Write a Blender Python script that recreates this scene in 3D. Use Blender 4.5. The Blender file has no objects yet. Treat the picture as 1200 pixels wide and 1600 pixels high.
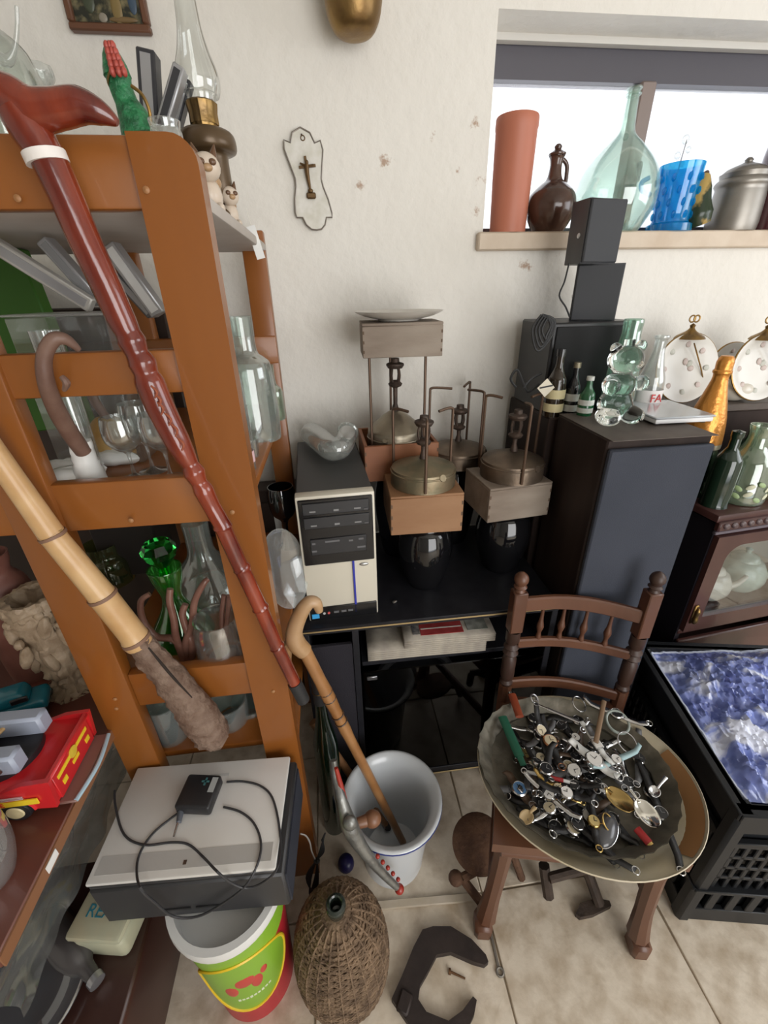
import bpy, bmesh, math, random
from mathutils import Vector, Matrix, Euler, Quaternion
random.seed(7)
S = bpy.context.scene
COL = S.collection
PI = math.pi
# ---------------------------------------------------------------- camera
F = 672.0                                   # focal length in pixels of the 1200x1600 frame
YAW, PITCH, ROLL = [math.radians(a) for a in (6.45, 27.0, 1.25)]
CAM = Vector((0, 0, 1.5))
_cy, _sy, _cp, _sp = math.cos(YAW), math.sin(YAW), math.cos(PITCH), math.sin(PITCH)
FWD = Vector((_sy*_cp, _cy*_cp, -_sp)); _r = Vector((_cy, -_sy, 0)); _d = FWD.cross(_r)
_cr, _sr = math.cos(ROLL), math.sin(ROLL)
RGT = _cr*_r + _sr*_d; DWN = -_sr*_r + _cr*_d
cam = bpy.data.objects.new('camera', bpy.data.cameras.new('camera'))
COL.objects.link(cam)
cam.data.sensor_fit = 'VERTICAL'; cam.data.sensor_height = 24; cam.data.lens = F/1600*24
cam.data.clip_start = .02
cam.matrix_world = Matrix(((RGT.x, -DWN.x, -FWD.x, CAM.x), (RGT.y, -DWN.y, -FWD.y, CAM.y), (RGT.z, -DWN.z, -FWD.z, CAM.z), (0, 0, 0, 1)))
S.camera = cam
# ---------------------------------------------------------------- sky, daylight, exposure
W = bpy.data.worlds.new('sky'); S.world = W; W.use_nodes = True
W.node_tree.nodes['Background'].inputs[0].default_value = (.93, .96, 1, 1)
W.node_tree.nodes['Background'].inputs[1].default_value = 2.6
def area(name, loc, target, sx, sy, power, col):
    l = bpy.data.lights.new(name, 'AREA'); l.shape = 'RECTANGLE'; l.size = sx; l.size_y = sy; l.energy = power; l.color = col
    o = bpy.data.objects.new(name, l); COL.objects.link(o); o.location = loc
    o.rotation_euler = (Vector(target)-Vector(loc)).to_track_quat('-Z', 'Y').to_euler(); return o
area('doorway_daylight', (1.35, -2.15, 1.3), (1.35, 1, 1.0), 2.0, 2.2, 66, (1, .975, .94))
area('shop_window_daylight', (2.55, .05, 1.75), (.3, .9, .9), 1.3, 1.0, 12, (.95, .97, 1))
S.view_settings.view_transform = 'Standard'; S.view_settings.look = 'None'
S.view_settings.exposure = -0.28; S.view_settings.gamma = 1; S.view_settings.use_curve_mapping = False

# ---------------------------------------------------------------- pixel -> place
def ray(x, y): return RGT*((x-600)/F) + DWN*((y-800)/F) + FWD
def az(x, y, z): d = ray(x, y); return CAM + d*((z-CAM.z)/d.z)
def ay(x, y, Y): d = ray(x, y); return CAM + d*((Y-CAM.y)/d.y)
def ax(x, y, X): d = ray(x, y); return CAM + d*((X-CAM.x)/d.x)
def dep(p): return (Vector(p)-CAM).dot(FWD)
def pxm(p): return dep(p)/F                 # metres per pixel at p
def on_line(x, Y, z):                       # point with depth Y, height z that shows in pixel column x
    k = (x-600)/F; v = RGT - FWD*k; p = Vector((0, Y, z))-CAM
    return Vector((-(p.y*v.y+p.z*v.z)/v.x, Y, z))
def zrow(p, y):                             # height on the vertical through p that shows in pixel row y
    k = (y-800)/F; v = DWN - FWD*k; q = Vector((p[0], p[1], 0))-CAM
    return -(q.x*v.x+q.y*v.y+q.z*v.z)/v.z
# ---------------------------------------------------------------- materials
MATS = {}
def nd(nt, t, **kw):
    n = nt.nodes.new(t)
    for k, v in kw.items(): setattr(n, k, v)
    return n
def mat(name, col=(.8, .8, .8), rough=.5, metal=0, col2=None, scale=8, detail=4, bump=0, bscale=None, stretch=None, spec=.5, coat=0, lo=.35, hi=.65, emit=0, sss=0, rvar=0):
    if name in MATS: return MATS[name]
    m = bpy.data.materials.new(name); m.use_nodes = True; nt = m.node_tree; b = nt.nodes['Principled BSDF']; L = nt.links.new
    b.inputs['Base Color'].default_value = (*col, 1); b.inputs['Roughness'].default_value = rough; b.inputs['Metallic'].default_value = metal
    b.inputs['Specular IOR Level'].default_value = spec; b.inputs['Coat Weight'].default_value = coat
    if coat: b.inputs['Coat Roughness'].default_value = .08
    if emit: b.inputs['Emission Color'].default_value = (*col, 1); b.inputs['Emission Strength'].default_value = emit
    if col2 or bump or rvar:
        tc = nd(nt, 'ShaderNodeTexCoord'); mp = nd(nt, 'ShaderNodeMapping'); L(tc.outputs['Object'], mp.inputs[0])
        if stretch: mp.inputs['Scale'].default_value = stretch
    if col2 or rvar:
        n = nd(nt, 'ShaderNodeTexNoise'); n.inputs['Scale'].default_value = scale; n.inputs['Detail'].default_value = detail; L(mp.outputs[0], n.inputs[0])
    if col2:
        r = nd(nt, 'ShaderNodeValToRGB'); e = r.color_ramp.elements
        e[0].position = lo; e[1].position = hi; e[0].color = (*col, 1); e[1].color = (*col2, 1)
        L(n.outputs[0], r.inputs[0]); L(r.outputs[0], b.inputs['Base Color'])
    if rvar:
        mr = nd(nt, 'ShaderNodeMapRange'); mr.inputs[3].default_value = max(.02, rough-rvar); mr.inputs[4].default_value = min(1, rough+rvar)
        L(n.outputs[0], mr.inputs[0]); L(mr.outputs[0], b.inputs['Roughness'])
    if bump:
        n2 = nd(nt, 'ShaderNodeTexNoise'); n2.inputs['Scale'].default_value = bscale or scale*3; n2.inputs['Detail'].default_value = 5; L(mp.outputs[0], n2.inputs[0])
        bp = nd(nt, 'ShaderNodeBump'); bp.inputs['Strength'].default_value = bump; bp.inputs['Distance'].default_value = .01
        L(n2.outputs[0], bp.inputs['Height']); L(bp.outputs[0], b.inputs['Normal'])
    MATS[name] = m; return m
def thin_glass(name, tint=(.95, .97, .96), gloss=.12, edge=.75, haze=0, hazecol=(.9, .92, .92), rough=.03, bump=0, bscale=20):
    # thin walled glass: see-through with a real fresnel reflection, edges a little greener
    if name in MATS: return MATS[name]
    m = bpy.data.materials.new(name); m.use_nodes = True; nt = m.node_tree; nt.nodes.clear(); L = nt.links.new
    out = nd(nt, 'ShaderNodeOutputMaterial'); tr = nd(nt, 'ShaderNodeBsdfTransparent'); gl = nd(nt, 'ShaderNodeBsdfGlossy'); gl.inputs['Roughness'].default_value = rough
    lw = nd(nt, 'ShaderNodeLayerWeight'); lw.inputs[0].default_value = .35
    r = nd(nt, 'ShaderNodeMapRange'); r.inputs[3].default_value = gloss*.5; r.inputs[4].default_value = edge; L(lw.outputs['Facing'], r.inputs[0])
    tr.inputs[0].default_value = (*tint, 1)
    mx = nd(nt, 'ShaderNodeMixShader'); L(r.outputs[0], mx.inputs[0]); L(tr.outputs[0], mx.inputs[1]); L(gl.outputs[0], mx.inputs[2]); last = mx
    if haze:
        df = nd(nt, 'ShaderNodeBsdfDiffuse'); df.inputs[0].default_value = (*hazecol, 1); tl = nd(nt, 'ShaderNodeBsdfTranslucent'); tl.inputs[0].default_value = (*hazecol, 1)
        a = nd(nt, 'ShaderNodeMixShader'); a.inputs[0].default_value = .5; L(df.outputs[0], a.inputs[1]); L(tl.outputs[0], a.inputs[2])
        h = nd(nt, 'ShaderNodeMixShader'); h.inputs[0].default_value = haze; L(mx.outputs[0], h.inputs[1]); L(a.outputs[0], h.inputs[2]); last = h
    if bump:
        tc = nd(nt, 'ShaderNodeTexCoord'); n2 = nd(nt, 'ShaderNodeTexNoise'); n2.inputs['Scale'].default_value = bscale; L(tc.outputs['Object'], n2.inputs[0])
        bp = nd(nt, 'ShaderNodeBump'); bp.inputs['Strength'].default_value = bump; bp.inputs['Distance'].default_value = .01; L(n2.outputs[0], bp.inputs['Height']); L(bp.outputs[0], gl.inputs['Normal']); L(bp.outputs[0], lw.inputs['Normal'])
    L(last.outputs[0], out.inputs[0]); MATS[name] = m; return m
def solid_glass(name, col=(1, 1, 1), rough=.02, ior=1.45):
    if name in MATS: return MATS[name]
    m = bpy.data.materials.new(name); m.use_nodes = True; b = m.node_tree.nodes['Principled BSDF']
    b.inputs['Base Color'].default_value = (*col, 1); b.inputs['Roughness'].default_value = rough; b.inputs['Transmission Weight'].default_value = 1; b.inputs['IOR'].default_value = ior
    MATS[name] = m; return m
# ---------------------------------------------------------------- mesh builder
def T(loc=(0, 0, 0), rot=(0, 0, 0)): return Matrix.Translation(Vector(loc)) @ Euler(rot).to_matrix().to_4x4()
class MB:
    def __init__(s): s.b = bmesh.new(); s.m = Matrix()
    def _add(s, vs, fs, M=None):
        M = s.m @ M if M is not None else s.m
        v = [s.b.verts.new(M @ Vector(p)) for p in vs]
        for f in fs:
            try: s.b.faces.new([v[i] for i in f])
            except ValueError: pass
        return v
    def box(s, c, d, rot=(0, 0, 0), bev=0, seg=1, taper=None):
        hx, hy, hz = d[0]/2, d[1]/2, d[2]/2; tx = ty = 1
        if taper: tx, ty = taper
        b2 = bmesh.new(); P = [(-hx, -hy, -hz), (hx, -hy, -hz), (hx, hy, -hz), (-hx, hy, -hz), (-hx*tx, -hy*ty, hz), (hx*tx, -hy*ty, hz), (hx*tx, hy*ty, hz), (-hx*tx, hy*ty, hz)]
        v = [b2.verts.new(p) for p in P]
        for f in ((3, 2, 1, 0), (4, 5, 6, 7), (0, 1, 5, 4), (1, 2, 6, 5), (2, 3, 7, 6), (3, 0, 4, 7)): b2.faces.new([v[i] for i in f])
        if bev: bmesh.ops.bevel(b2, geom=list(b2.edges), offset=min(bev, .45*min(d)), segments=seg, profile=.5, affect='EDGES')
        b2.verts.index_update()
        s._add([q.co.copy() for q in b2.verts], [[q.index for q in f.verts] for f in b2.faces], T(c, rot)); b2.free(); return s
    def lathe(s, prof, seg=28, c=(0, 0, 0), rot=(0, 0, 0), closed=False, ang=2*PI, mod=None):
        n = len(prof); vs = []; fs = []
        for i in range(seg):
            a = ang*i/seg
            for r, z in prof:
                q = r*(mod(a, z) if mod else 1); vs.append((q*math.cos(a), q*math.sin(a), z))
        for i in range(seg):
            j = (i+1) % seg
            for k in range(n if closed else n-1):
                l = (k+1) % n; fs.append((i*n+k, j*n+k, j*n+l, i*n+l))
        v = s._add(vs, fs, T(c, rot))
        if not closed:
            if prof[0][0] > 1e-5: s._cap([v[i*n] for i in range(seg)][::-1], prof[0][0], keep=s.capb if hasattr(s, 'capb') else True)
        return s
    def _cap(s, ring, r, keep=True):
        if keep:
            try: s.b.faces.new(ring)
            except ValueError: pass
    def cyl(s, p, q, r, r2=None, seg=14, caps=True):
        p = Vector(p); q = Vector(q); d = q-p; l = d.length
        if l < 1e-6: return s
        M = Matrix.Translation(p) @ d.to_track_quat('Z', 'Y').to_matrix().to_4x4(); r2 = r if r2 is None else r2
        vs = [(r*math.cos(2*PI*i/seg), r*math.sin(2*PI*i/seg), 0) for i in range(seg)]+[(r2*math.cos(2*PI*i/seg), r2*math.sin(2*PI*i/seg), l) for i in range(seg)]
        fs = [(i, (i+1) % seg, seg+(i+1) % seg, seg+i) for i in range(seg)]
        if caps: fs += [tuple(range(seg))[::-1], tuple(range(seg, 2*seg))]
        s._add(vs, fs, M); return s
    def tube(s, path, rad, seg=8, smooth=0, closed=False, flat=1.0, caps=True):
        P = [Vector(p) for p in path]; n0 = len(P); R = list(rad) if hasattr(rad, '__len__') else [rad]*n0
        if smooth:
            Q = []; RR = []; rng = n0 if closed else n0-1
            for i in range(rng):
                g = (lambda k: P[k % n0]) if closed else (lambda k: P[max(0, min(n0-1, k))])
                a, b, c, d = g(i-1), g(i), g(i+1), g(i+2)
                for k in range(smooth):
                    t = k/smooth
                    Q.append(.5*((2*b)+(c-a)*t+(2*a-5*b+4*c-d)*t*t+(3*b-a-3*c+d)*t**3)); RR.append(R[i]*(1-t)+R[(i+1) % n0]*t)
            if not closed: Q.append(P[-1]); RR.append(R[-1])
            P, R = Q, RR
        n = len(P); vs = []; up = None
        for i in range(n):
            if closed: t = P[(i+1) % n]-P[i-1]
            else: t = P[min(n-1, i+1)]-P[max(0, i-1)]
            if t.length < 1e-9: t = Vector((0, 0, 1))
            t.normalize()
            if up is None: up = Vector((0, 0, 1)) if abs(t.z) < .9 else Vector((1, 0, 0))
            x = up.cross(t); 
            if x.length < 1e-4: x = t.orthogonal()
            x.normalize(); y = t.cross(x); up = y
            for k in range(seg):
                a = 2*PI*k/seg; vs.append(P[i]+(x*math.cos(a)+y*math.sin(a)*flat)*R[i])
        fs = []
        for i in range(n if closed else n-1):
            j = (i+1) % n
            for k in range(seg): l = (k+1) % seg; fs.append((i*seg+k, i*seg+l, j*seg+l, j*seg+k))
        if not closed and caps: fs += [tuple(range(seg))[::-1], tuple(range((n-1)*seg, n*seg))]
        s._add(vs, fs); return s
    def prism(s, poly, h, M=None):            # polygon in xy extruded along +z by h
        n = len(poly); vs = [(p[0], p[1], 0) for p in poly]+[(p[0], p[1], h) for p in poly]
        fs = [tuple(range(n))[::-1], tuple(range(n, 2*n))]+[(i, (i+1) % n, n+(i+1) % n, n+i) for i in range(n)]
        s._add(vs, fs, M if M is not None else Matrix()); return s
    def ball(s, c, r, rot=(0, 0, 0), u=16, v=10, mod=None):
        r = r if hasattr(r, '__len__') else (r, r, r); vs = [(0, 0, r[2])]
        for j in range(1, v):
            t = PI*j/v
            for i in range(u):
                a = 2*PI*i/u; k = mod(a, t) if mod else 1
                vs.append((r[0]*math.sin(t)*math.cos(a)*k, r[1]*math.sin(t)*math.sin(a)*k, r[2]*math.cos(t)*k))
        vs.append((0, 0, -r[2])); fs = [(0, 1+i, 1+(i+1) % u) for i in range(u)]
        for j in range(v-2):
            for i in range(u): a = 1+j*u+i; b = 1+j*u+(i+1) % u; fs.append((a, a+u, b+u, b))
        e = len(vs)-1; fs += [(e, 1+(v-2)*u+(i+1) % u, 1+(v-2)*u+i) for i in range(u)]
        s._add(vs, fs, T(c, rot)); return s
    def torus(s, c, R, r, rot=(0, 0, 0), seg=28, sub=8, sx=1, sy=1):
        M = T(c, rot); return s.tube([M @ Vector((R*sx*math.cos(2*PI*i/seg), R*sy*math.sin(2*PI*i/seg), 0)) for i in range(seg)], r, seg=sub, closed=True)
    def grid(s, fn, nu, nv, thick=0):
        vs = [fn(i/nu, j/nv) for j in range(nv+1) for i in range(nu+1)]
        s._add(vs, [(j*(nu+1)+i, j*(nu+1)+i+1, (j+1)*(nu+1)+i+1, (j+1)*(nu+1)+i) for j in range(nv) for i in range(nu)]); return s
    def noise(s, amp, freq, seed=0):
        from mathutils import noise as nz
        s.b.normal_update()
        for v in s.b.verts: v.co += v.normal*amp*nz.noise(v.co*freq+Vector((seed, seed*2, 0)))
        return s
    def mesh(s, name, ang=40, fix=True):
        if fix: bmesh.ops.recalc_face_normals(s.b, faces=s.b.faces)
        me = bpy.data.meshes.new(name); s.b.to_mesh(me); s.b.free()
        me.polygons.foreach_set('use_smooth', [True]*len(me.polygons)); me.set_sharp_from_angle(angle=math.radians(ang)); return me
    def obj(s, name, m, parent=None, origin=None, loc=None, rz=0, rot=None, label=None, cat=None, group=None, kind=None, ang=40, thick=0, fix=True):
        if origin is not None:
            o = Vector(origin)
            for v in s.b.verts: v.co -= o
            if loc is None and parent is None: loc = o
        me = s.mesh(name, ang, fix); me.materials.append(m)
        o = bpy.data.objects.new(name, me); COL.objects.link(o)
        if parent is not None: o.parent = parent
        if loc is not None: o.location = loc
        o.rotation_euler = rot if rot else (0, 0, rz)
        if thick: md = o.modifiers.new('wall', 'SOLIDIFY'); md.thickness = thick; md.offset = 0
        tag(o, label, cat, group, kind); return o
def tag(o, label=None, cat=None, group=None, kind=None):
    if label: o['label'] = label
    if cat: o['category'] = cat
    if group: o['group'] = group
    if kind: o['kind'] = kind
    return o
def thing(name, label, cat, loc=(0, 0, 0), rz=0, group=None, rot=None):
    o = bpy.data.objects.new(name, None); COL.objects.link(o); o.location = loc; o.rotation_euler = rot if rot else (0, 0, rz); o.empty_display_size = .03
    return tag(o, label, cat, group)
def copy_tree(o, parent=None):
    c = o.copy(); COL.objects.link(c)
    if parent is not None: c.parent = parent
    for ch in list(o.children): copy_tree(ch, c)
    return c
def px_prof(p, rows):                       # [(pixel row, half width px)] -> lathe profile [(radius, height)] above p
    out = []
    for y, hw in rows:
        z = zrow(p, y); q = Vector((p[0], p[1], z)); out.append((hw*pxm(q), z-p[2]))
    if out: d = out[0][1]; out = [(r, z-d) for r, z in out]
    return out
def smooth_prof(pr, k=4):
    if k <= 1: return pr
    out = []; n = len(pr)
    for i in range(n-1):
        a, b, c, d = pr[max(0, i-1)], pr[i], pr[i+1], pr[min(n-1, i+2)]
        for j in range(k):
            t = j/k; out.append(tuple(max(0, .5*((2*b[e])+(c[e]-a[e])*t+(2*a[e]-5*b[e]+4*c[e]-d[e])*t*t+(3*b[e]-a[e]-3*c[e]+d[e])*t**3)) if e == 0 else .5*((2*b[e])+(c[e]-a[e])*t+(2*a[e]-5*b[e]+4*c[e]-d[e])*t*t+(3*b[e]-a[e]-3*c[e]+d[e])*t**3) for e in (0, 1)))
    out.append(pr[-1]); return out
def hollow(pr, t=.003):                     # closed vessel wall: outside up, inside down
    inner = [(max(.0005, r-t), z+(t if i == 0 else 0)) for i, (r, z) in enumerate(pr)]
    return [(0.0005, pr[0][1])]+pr+inner[::-1]+[(0.0005, pr[0][1]+t)]
# common materials
WOOD_SHELF = mat('stained_pine', (.20, .062, .010), .36, col2=(.285, .095, .016), scale=5, stretch=(1, 1, .12), bump=.05, coat=.25)
BLACK = mat('black_laminate', (.010, .010, .013), .45, col2=(.016, .016, .02), scale=30, spec=.3)
BLACK_PLASTIC = mat('black_plastic', (.018, .018, .02), .38)
RUBBER = mat('black_rubber', (.015, .015, .016), .6)
BRASS = mat('aged_brass', (.33, .2, .06), .34, .95, col2=(.2, .13, .06), scale=30, bump=.1)
STEEL = mat('steel', (.55, .55, .56), .28, 1)
IRON = mat('rusted_iron', (.05, .035, .028), .72, .3, col2=(.1, .06, .04), scale=40, bump=.3)
GLASS = thin_glass('clear_glass', gloss=.25, edge=.85, haze=.05)
GLASS_HAZY = thin_glass('dusty_clear_glass', haze=.12)
WHITE_CERAMIC = mat('white_glaze', (.78, .78, .75), .15, coat=.3)
PAPER = mat('paper', (.75, .72, .65), .8)
# ================================================================ the setting
WALL_Y = 1.40
SILL_Z = ay(757, 362, 1.375).z; WX0 = ay(766, 200, WALL_Y).x; WZ1 = ay(775, 13, WALL_Y).z; WX1 = 1.95
def wall_mat():
    m = bpy.data.materials.new('limewashed_plaster'); m.use_nodes = True; nt = m.node_tree; b = nt.nodes['Principled BSDF']; L = nt.links.new
    b.inputs['Roughness'].default_value = .85
    tc = nd(nt, 'ShaderNodeTexCoord'); g = tc.outputs['Object']
    n1 = nd(nt, 'ShaderNodeTexNoise'); n1.inputs['Scale'].default_value = 2.2; n1.inputs['Detail'].default_value = 5; L(g, n1.inputs[0])
    r1 = nd(nt, 'ShaderNodeValToRGB'); r1.color_ramp.elements[0].color = (.72, .69, .63, 1); r1.color_ramp.elements[1].color = (.80, .775, .72, 1); L(n1.outputs[0], r1.inputs[0])
    col = r1.outputs[0]
    # patches where the limewash flaked off and the brown render shows
    n2 = nd(nt, 'ShaderNodeTexNoise'); n2.inputs['Scale'].default_value = 38; n2.inputs['Detail'].default_value = 6; n2.inputs['Roughness'].default_value = .7; L(g, n2.inputs[0])
    for (px, py, rad, amt) in ((600, 250, .07, .60), (680, 210, .05, .56), (742, 190, .05, .58), (748, 280, .07, .60), (820, 415, .07, .62), (745, 330, .05, .60), (870, 400, .05, .62), (538, 92, .015, .5), (715, 268, .025, .56), (565, 290, .05, .6)):
        p = ay(px, py, WALL_Y); d = nd(nt, 'ShaderNodeVectorMath', operation='DISTANCE'); L(g, d.inputs[0]); d.inputs[1].default_value = p
        mr = nd(nt, 'ShaderNodeMapRange'); mr.inputs[1].default_value = 0; mr.inputs[2].default_value = rad; mr.inputs[3].default_value = amt-.42; mr.inputs[4].default_value = -.32; L(d.outputs['Value'], mr.inputs[0])
        ad = nd(nt, 'ShaderNodeMath', operation='ADD'); L(n2.outputs[0], ad.inputs[0]); L(mr.outputs[0], ad.inputs[1])
        th = nd(nt, 'ShaderNodeMapRange'); th.inputs[1].default_value = .60; th.inputs[2].default_value = .72; L(ad.outputs[0], th.inputs[0])
        mx = nd(nt, 'ShaderNodeMix', data_type='RGBA'); L(th.outputs[0], mx.inputs[0]); L(col, mx.inputs[6]); mx.inputs[7].default_value = (.45, .33, .25, 1); col = mx.outputs[2]
    L(col, b.inputs['Base Color'])
    n3 = nd(nt, 'ShaderNodeTexNoise'); n3.inputs['Scale'].default_value = 26; n3.inputs['Detail'].default_value = 7; L(g, n3.inputs[0])
    bp = nd(nt, 'ShaderNodeBump'); bp.inputs['Strength'].default_value = .35; bp.inputs['Distance'].default_value = .012; L(n3.outputs[0], bp.inputs['Height']); L(bp.outputs[0], b.inputs['Normal'])
    return m
PLASTER = wall_mat(); PLAIN = mat('white_plaster', (.62, .6, .56), .9)
m = MB()
def wallbox(m, x0, x1, y0, y1, z0, z1): m.box(((x0+x1)/2, (y0+y1)/2, (z0+z1)/2), (x1-x0, y1-y0, z1-z0))
X0, X1, YB, ZC, TH = -1.9, 2.75, -2.3, 2.75, .22
wallbox(m, X0, WX0, WALL_Y, WALL_Y+TH, 0, ZC); wallbox(m, WX1, X1, WALL_Y, WALL_Y+TH, 0, ZC)
wallbox(m, WX0, WX1, WALL_Y, WALL_Y+TH, 0, SILL_Z-.045); wallbox(m, WX0, WX1, WALL_Y, WALL_Y+TH, WZ1, ZC)
m.obj('wall_back', PLASTER, kind='structure')
m = MB(); wallbox(m, X0-.2, X0, YB, WALL_Y+TH, 0, ZC); m.obj('wall_left', PLAIN, kind='structure')
m = MB()
wallbox(m, X1, X1+.2, YB, -.75, 0, ZC); wallbox(m, X1, X1+.2, .85, WALL_Y+TH, 0, ZC); wallbox(m, X1, X1+.2, -.75, .85, 0, 1.2); wallbox(m, X1, X1+.2, -.75, .85, 2.3, ZC)
m.obj('wall_right', PLAIN, kind='structure')
m = MB(); wallbox(m, X0-.2, .3, YB-.2, YB, 0, ZC); wallbox(m, 2.4, X1+.2, YB-.2, YB, 0, ZC); wallbox(m, .3, 2.4, YB-.2, YB, 2.45, ZC); m.obj('wall_front', PLAIN, kind='structure')
m = MB(); wallbox(m, X0-.2, X1+.2, YB-.2, WALL_Y+TH, ZC, ZC+.15); m.obj('ceiling', PLAIN, kind='structure')
# floor of stone tiles with joints
m = MB(); wallbox(m, X0-.2, X1+.2, YB-.2, WALL_Y+TH, -.1, -.006)
fl = m.obj('floor', mat('floor_grout', (.42, .35, .26), .95), kind='structure')
TILE = mat('travertine_tile', (.45, .355, .25), .5, col2=(.71, .62, .50), scale=17, detail=14, bump=.12, bscale=60, lo=.28, hi=.58, rvar=.12)
ts = .46; tm = None
for i in range(-5, 6):
    for j in range(-6, 2):
        cx = .315+ts*(i+.5); cyy = .555+ts*(j+.5)
        if tm is None: tm = MB().box((0, 0, -.008), (ts-.004, ts-.004, .016), bev=.002).mesh('tile'); tm.materials.append(TILE)
        o = bpy.data.objects.new('tile', tm); COL.objects.link(o); o.parent = fl; o.location = (cx, cyy, random.uniform(-.0008, .0008)); o.rotation_euler = (0, 0, random.choice((0, PI/2, PI, -PI/2)))
# window: deep reveal, dark aluminium frame, textured panes
FRAME = mat('dark_bronze_frame', (.09, .085, .1), .4, .2)
w = thing('window_1', 'wide window with dark frame and frosted panes', 'window', (WX0, WALL_Y+.13, SILL_Z)); w['kind'] = 'structure'; del w['category']
WW = WX1-WX0; WH = WZ1-SILL_Z; y_pan = ay(880, 128, WALL_Y+.13).z-SILL_Z; mull = ay(1000, 150, WALL_Y+.13).x-WX0
m = MB(); m.box((WW/2, .02, (WH+y_pan)/2), (WW, .05, WH-y_pan)); m.obj('top_rail', FRAME, w)
zh = ay(880, 66, WALL_Y+.1).z-SILL_Z; m = MB(); m.box((WW/2, -.02, (WH+zh)/2), (WW, .022, WH-zh)); m.obj('lintel', PLAIN, w)
m = MB(); m.box((mull+.008, .0, y_pan/2), (.045, .05, y_pan), bev=.004); m.obj('mullion', mat('brown_frame', (.23, .18, .16), .45), w)
m = MB(); m.box((WW/2, .02, .012), (WW, .05, .024)); m.obj('bottom_rail', FRAME, w)
m = MB(); m.box((mull+.022, -.03, .16), (.012, .02, .05), bev=.004); m.obj('handle', BLACK_PLASTIC, w)
PANE = thin_glass('frosted_pane', (1, 1, 1), gloss=.04, edge=.2, haze=.18, hazecol=(.95, .96, 1))
PANE2 = thin_glass('textured_pane', (.97, .97, .98), gloss=.05, edge=.25, haze=.45, hazecol=(.9, .92, .95), bump=.6, bscale=60)
m = MB(); m.box((mull/2, .02, y_pan/2), (mull, .005, y_pan)); m.obj('pane', PANE, w)
m = MB(); m.box(((mull+WW)/2, .03, y_pan/2), (WW-mull, .005, y_pan)); m.obj('pane', PANE2, w)
m = MB(); m.box(((WX0-.012+WX1)/2, WALL_Y+.06, SILL_Z-.0225), (WX1-WX0+.024, .17, .045), bev=.004)
m.obj('trim_1', mat('stone_sill', (.55, .44, .33), .6, col2=(.63, .53, .42), scale=12, bump=.1), kind='structure')
# ================================================================ ladder bookshelf on the left
SY = .66                                     # front plane of the shelf
def rz_(y, x=150): return ay(x, y, SY).z
SXR = ay(400, 782, SY).x; PW = .075; SXL = ay(13, 816, SY).x
SB = 1.29                                    # back plane
Z_TOP, Z_MID, Z_LOW, Z_BOT = 1.615, 1.222, .80, .565
sh = thing('bookshelf', 'reddish brown pine ladder shelf full of glassware on the left', 'shelf', (SXR-.3, SY, 0))
o_ = Vector(sh.location)
def shelf_part(name, c, d, bev=.004, mt=None, par=None, rot=(0, 0, 0)): return MB().box((0, 0, 0), d, bev=bev, seg=2, rot=rot).obj(name, mt or WOOD_SHELF, par or sh, loc=Vector(c)-o_)
ztop = ay(235, 205, SY).z
m = MB(); r = .03; hw = PW/2
poly = [(-hw, 0), (hw, 0), (hw, ztop-r)]+[(hw-r+r*math.cos(a*PI/12), ztop-r+r*math.sin(a*PI/12)) for a in range(1, 7)]+[(-hw, ztop)]
m.prism(poly, .032, T((0, .032, 0), (PI/2, 0, 0)))
fp = m.obj('post', WOOD_SHELF, sh, loc=Vector((SXR-hw, SY, 0))-o_)
post_l = shelf_part('post', (SXL+hw, SY+.016, ztop/2), (PW, .032, ztop))
shelf_part('post', (SXR-.028, SB-.02, .82), (.055, .035, 1.64)); shelf_part('post', (SXL+hw, SB-.02, .82), (PW, .035, 1.64))
for (a, b) in ((205, 326), (551, 621), (757, 832)):
    z1, z0 = rz_(a), rz_(b); xl = SXL-.35; shelf_part('rail', ((xl+SXR-PW)/2, SY+.02, (z0+z1)/2), (SXR-PW-xl, .024, z1-z0))
z1, z0 = rz_(1047, 320), rz_(1097, 320); shelf_part('rail', ((SXL+PW+SXR-PW)/2, SY+.02, (z0+z1)/2), (SXR-SXL-2*PW, .024, z1-z0))
shelf_part('back_rail', ((SXL+SXR)/2, SB-.03, ay(300, 948, SB).z), (SXR-SXL, .022, .085))
shelf_part('back_rail', ((SXL+SXR)/2, SB-.03, 1.37), (SXR-SXL, .022, .07))
SHW = mat('shelf_board_grey', (.42, .37, .33), .6, col2=(.5, .46, .42), scale=6)
shelf_part('shelf_board', ((SXL-.35+SXR)/2, (SY+SB)/2+.017, Z_TOP-.009), (SXR-SXL+.35, SB-SY-.044, .018), mt=SHW)
for z in (Z_MID, Z_LOW, Z_BOT): shelf_part('shelf_board', ((SXL+SXR)/2, (SY+SB)/2+.012, z-.009), (SXR-SXL-.004, SB-SY-.04, .018))
DOW = mat('pale_dowel', (.34, .16, .06), .5)
for (px, py) in ((229, 297), (28, 310), (363, 800), (205, 813), (427, 1080), (180, 1092), (182, 1107)):
    p = ay(px, py, SY); MB().lathe([(.004, 0), (.004, .0015), (.0025, .0025), (0.0002, .003)], 12, rot=(PI/2, 0, 0)).obj('dowel', DOW, sh, loc=p-o_)
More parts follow.
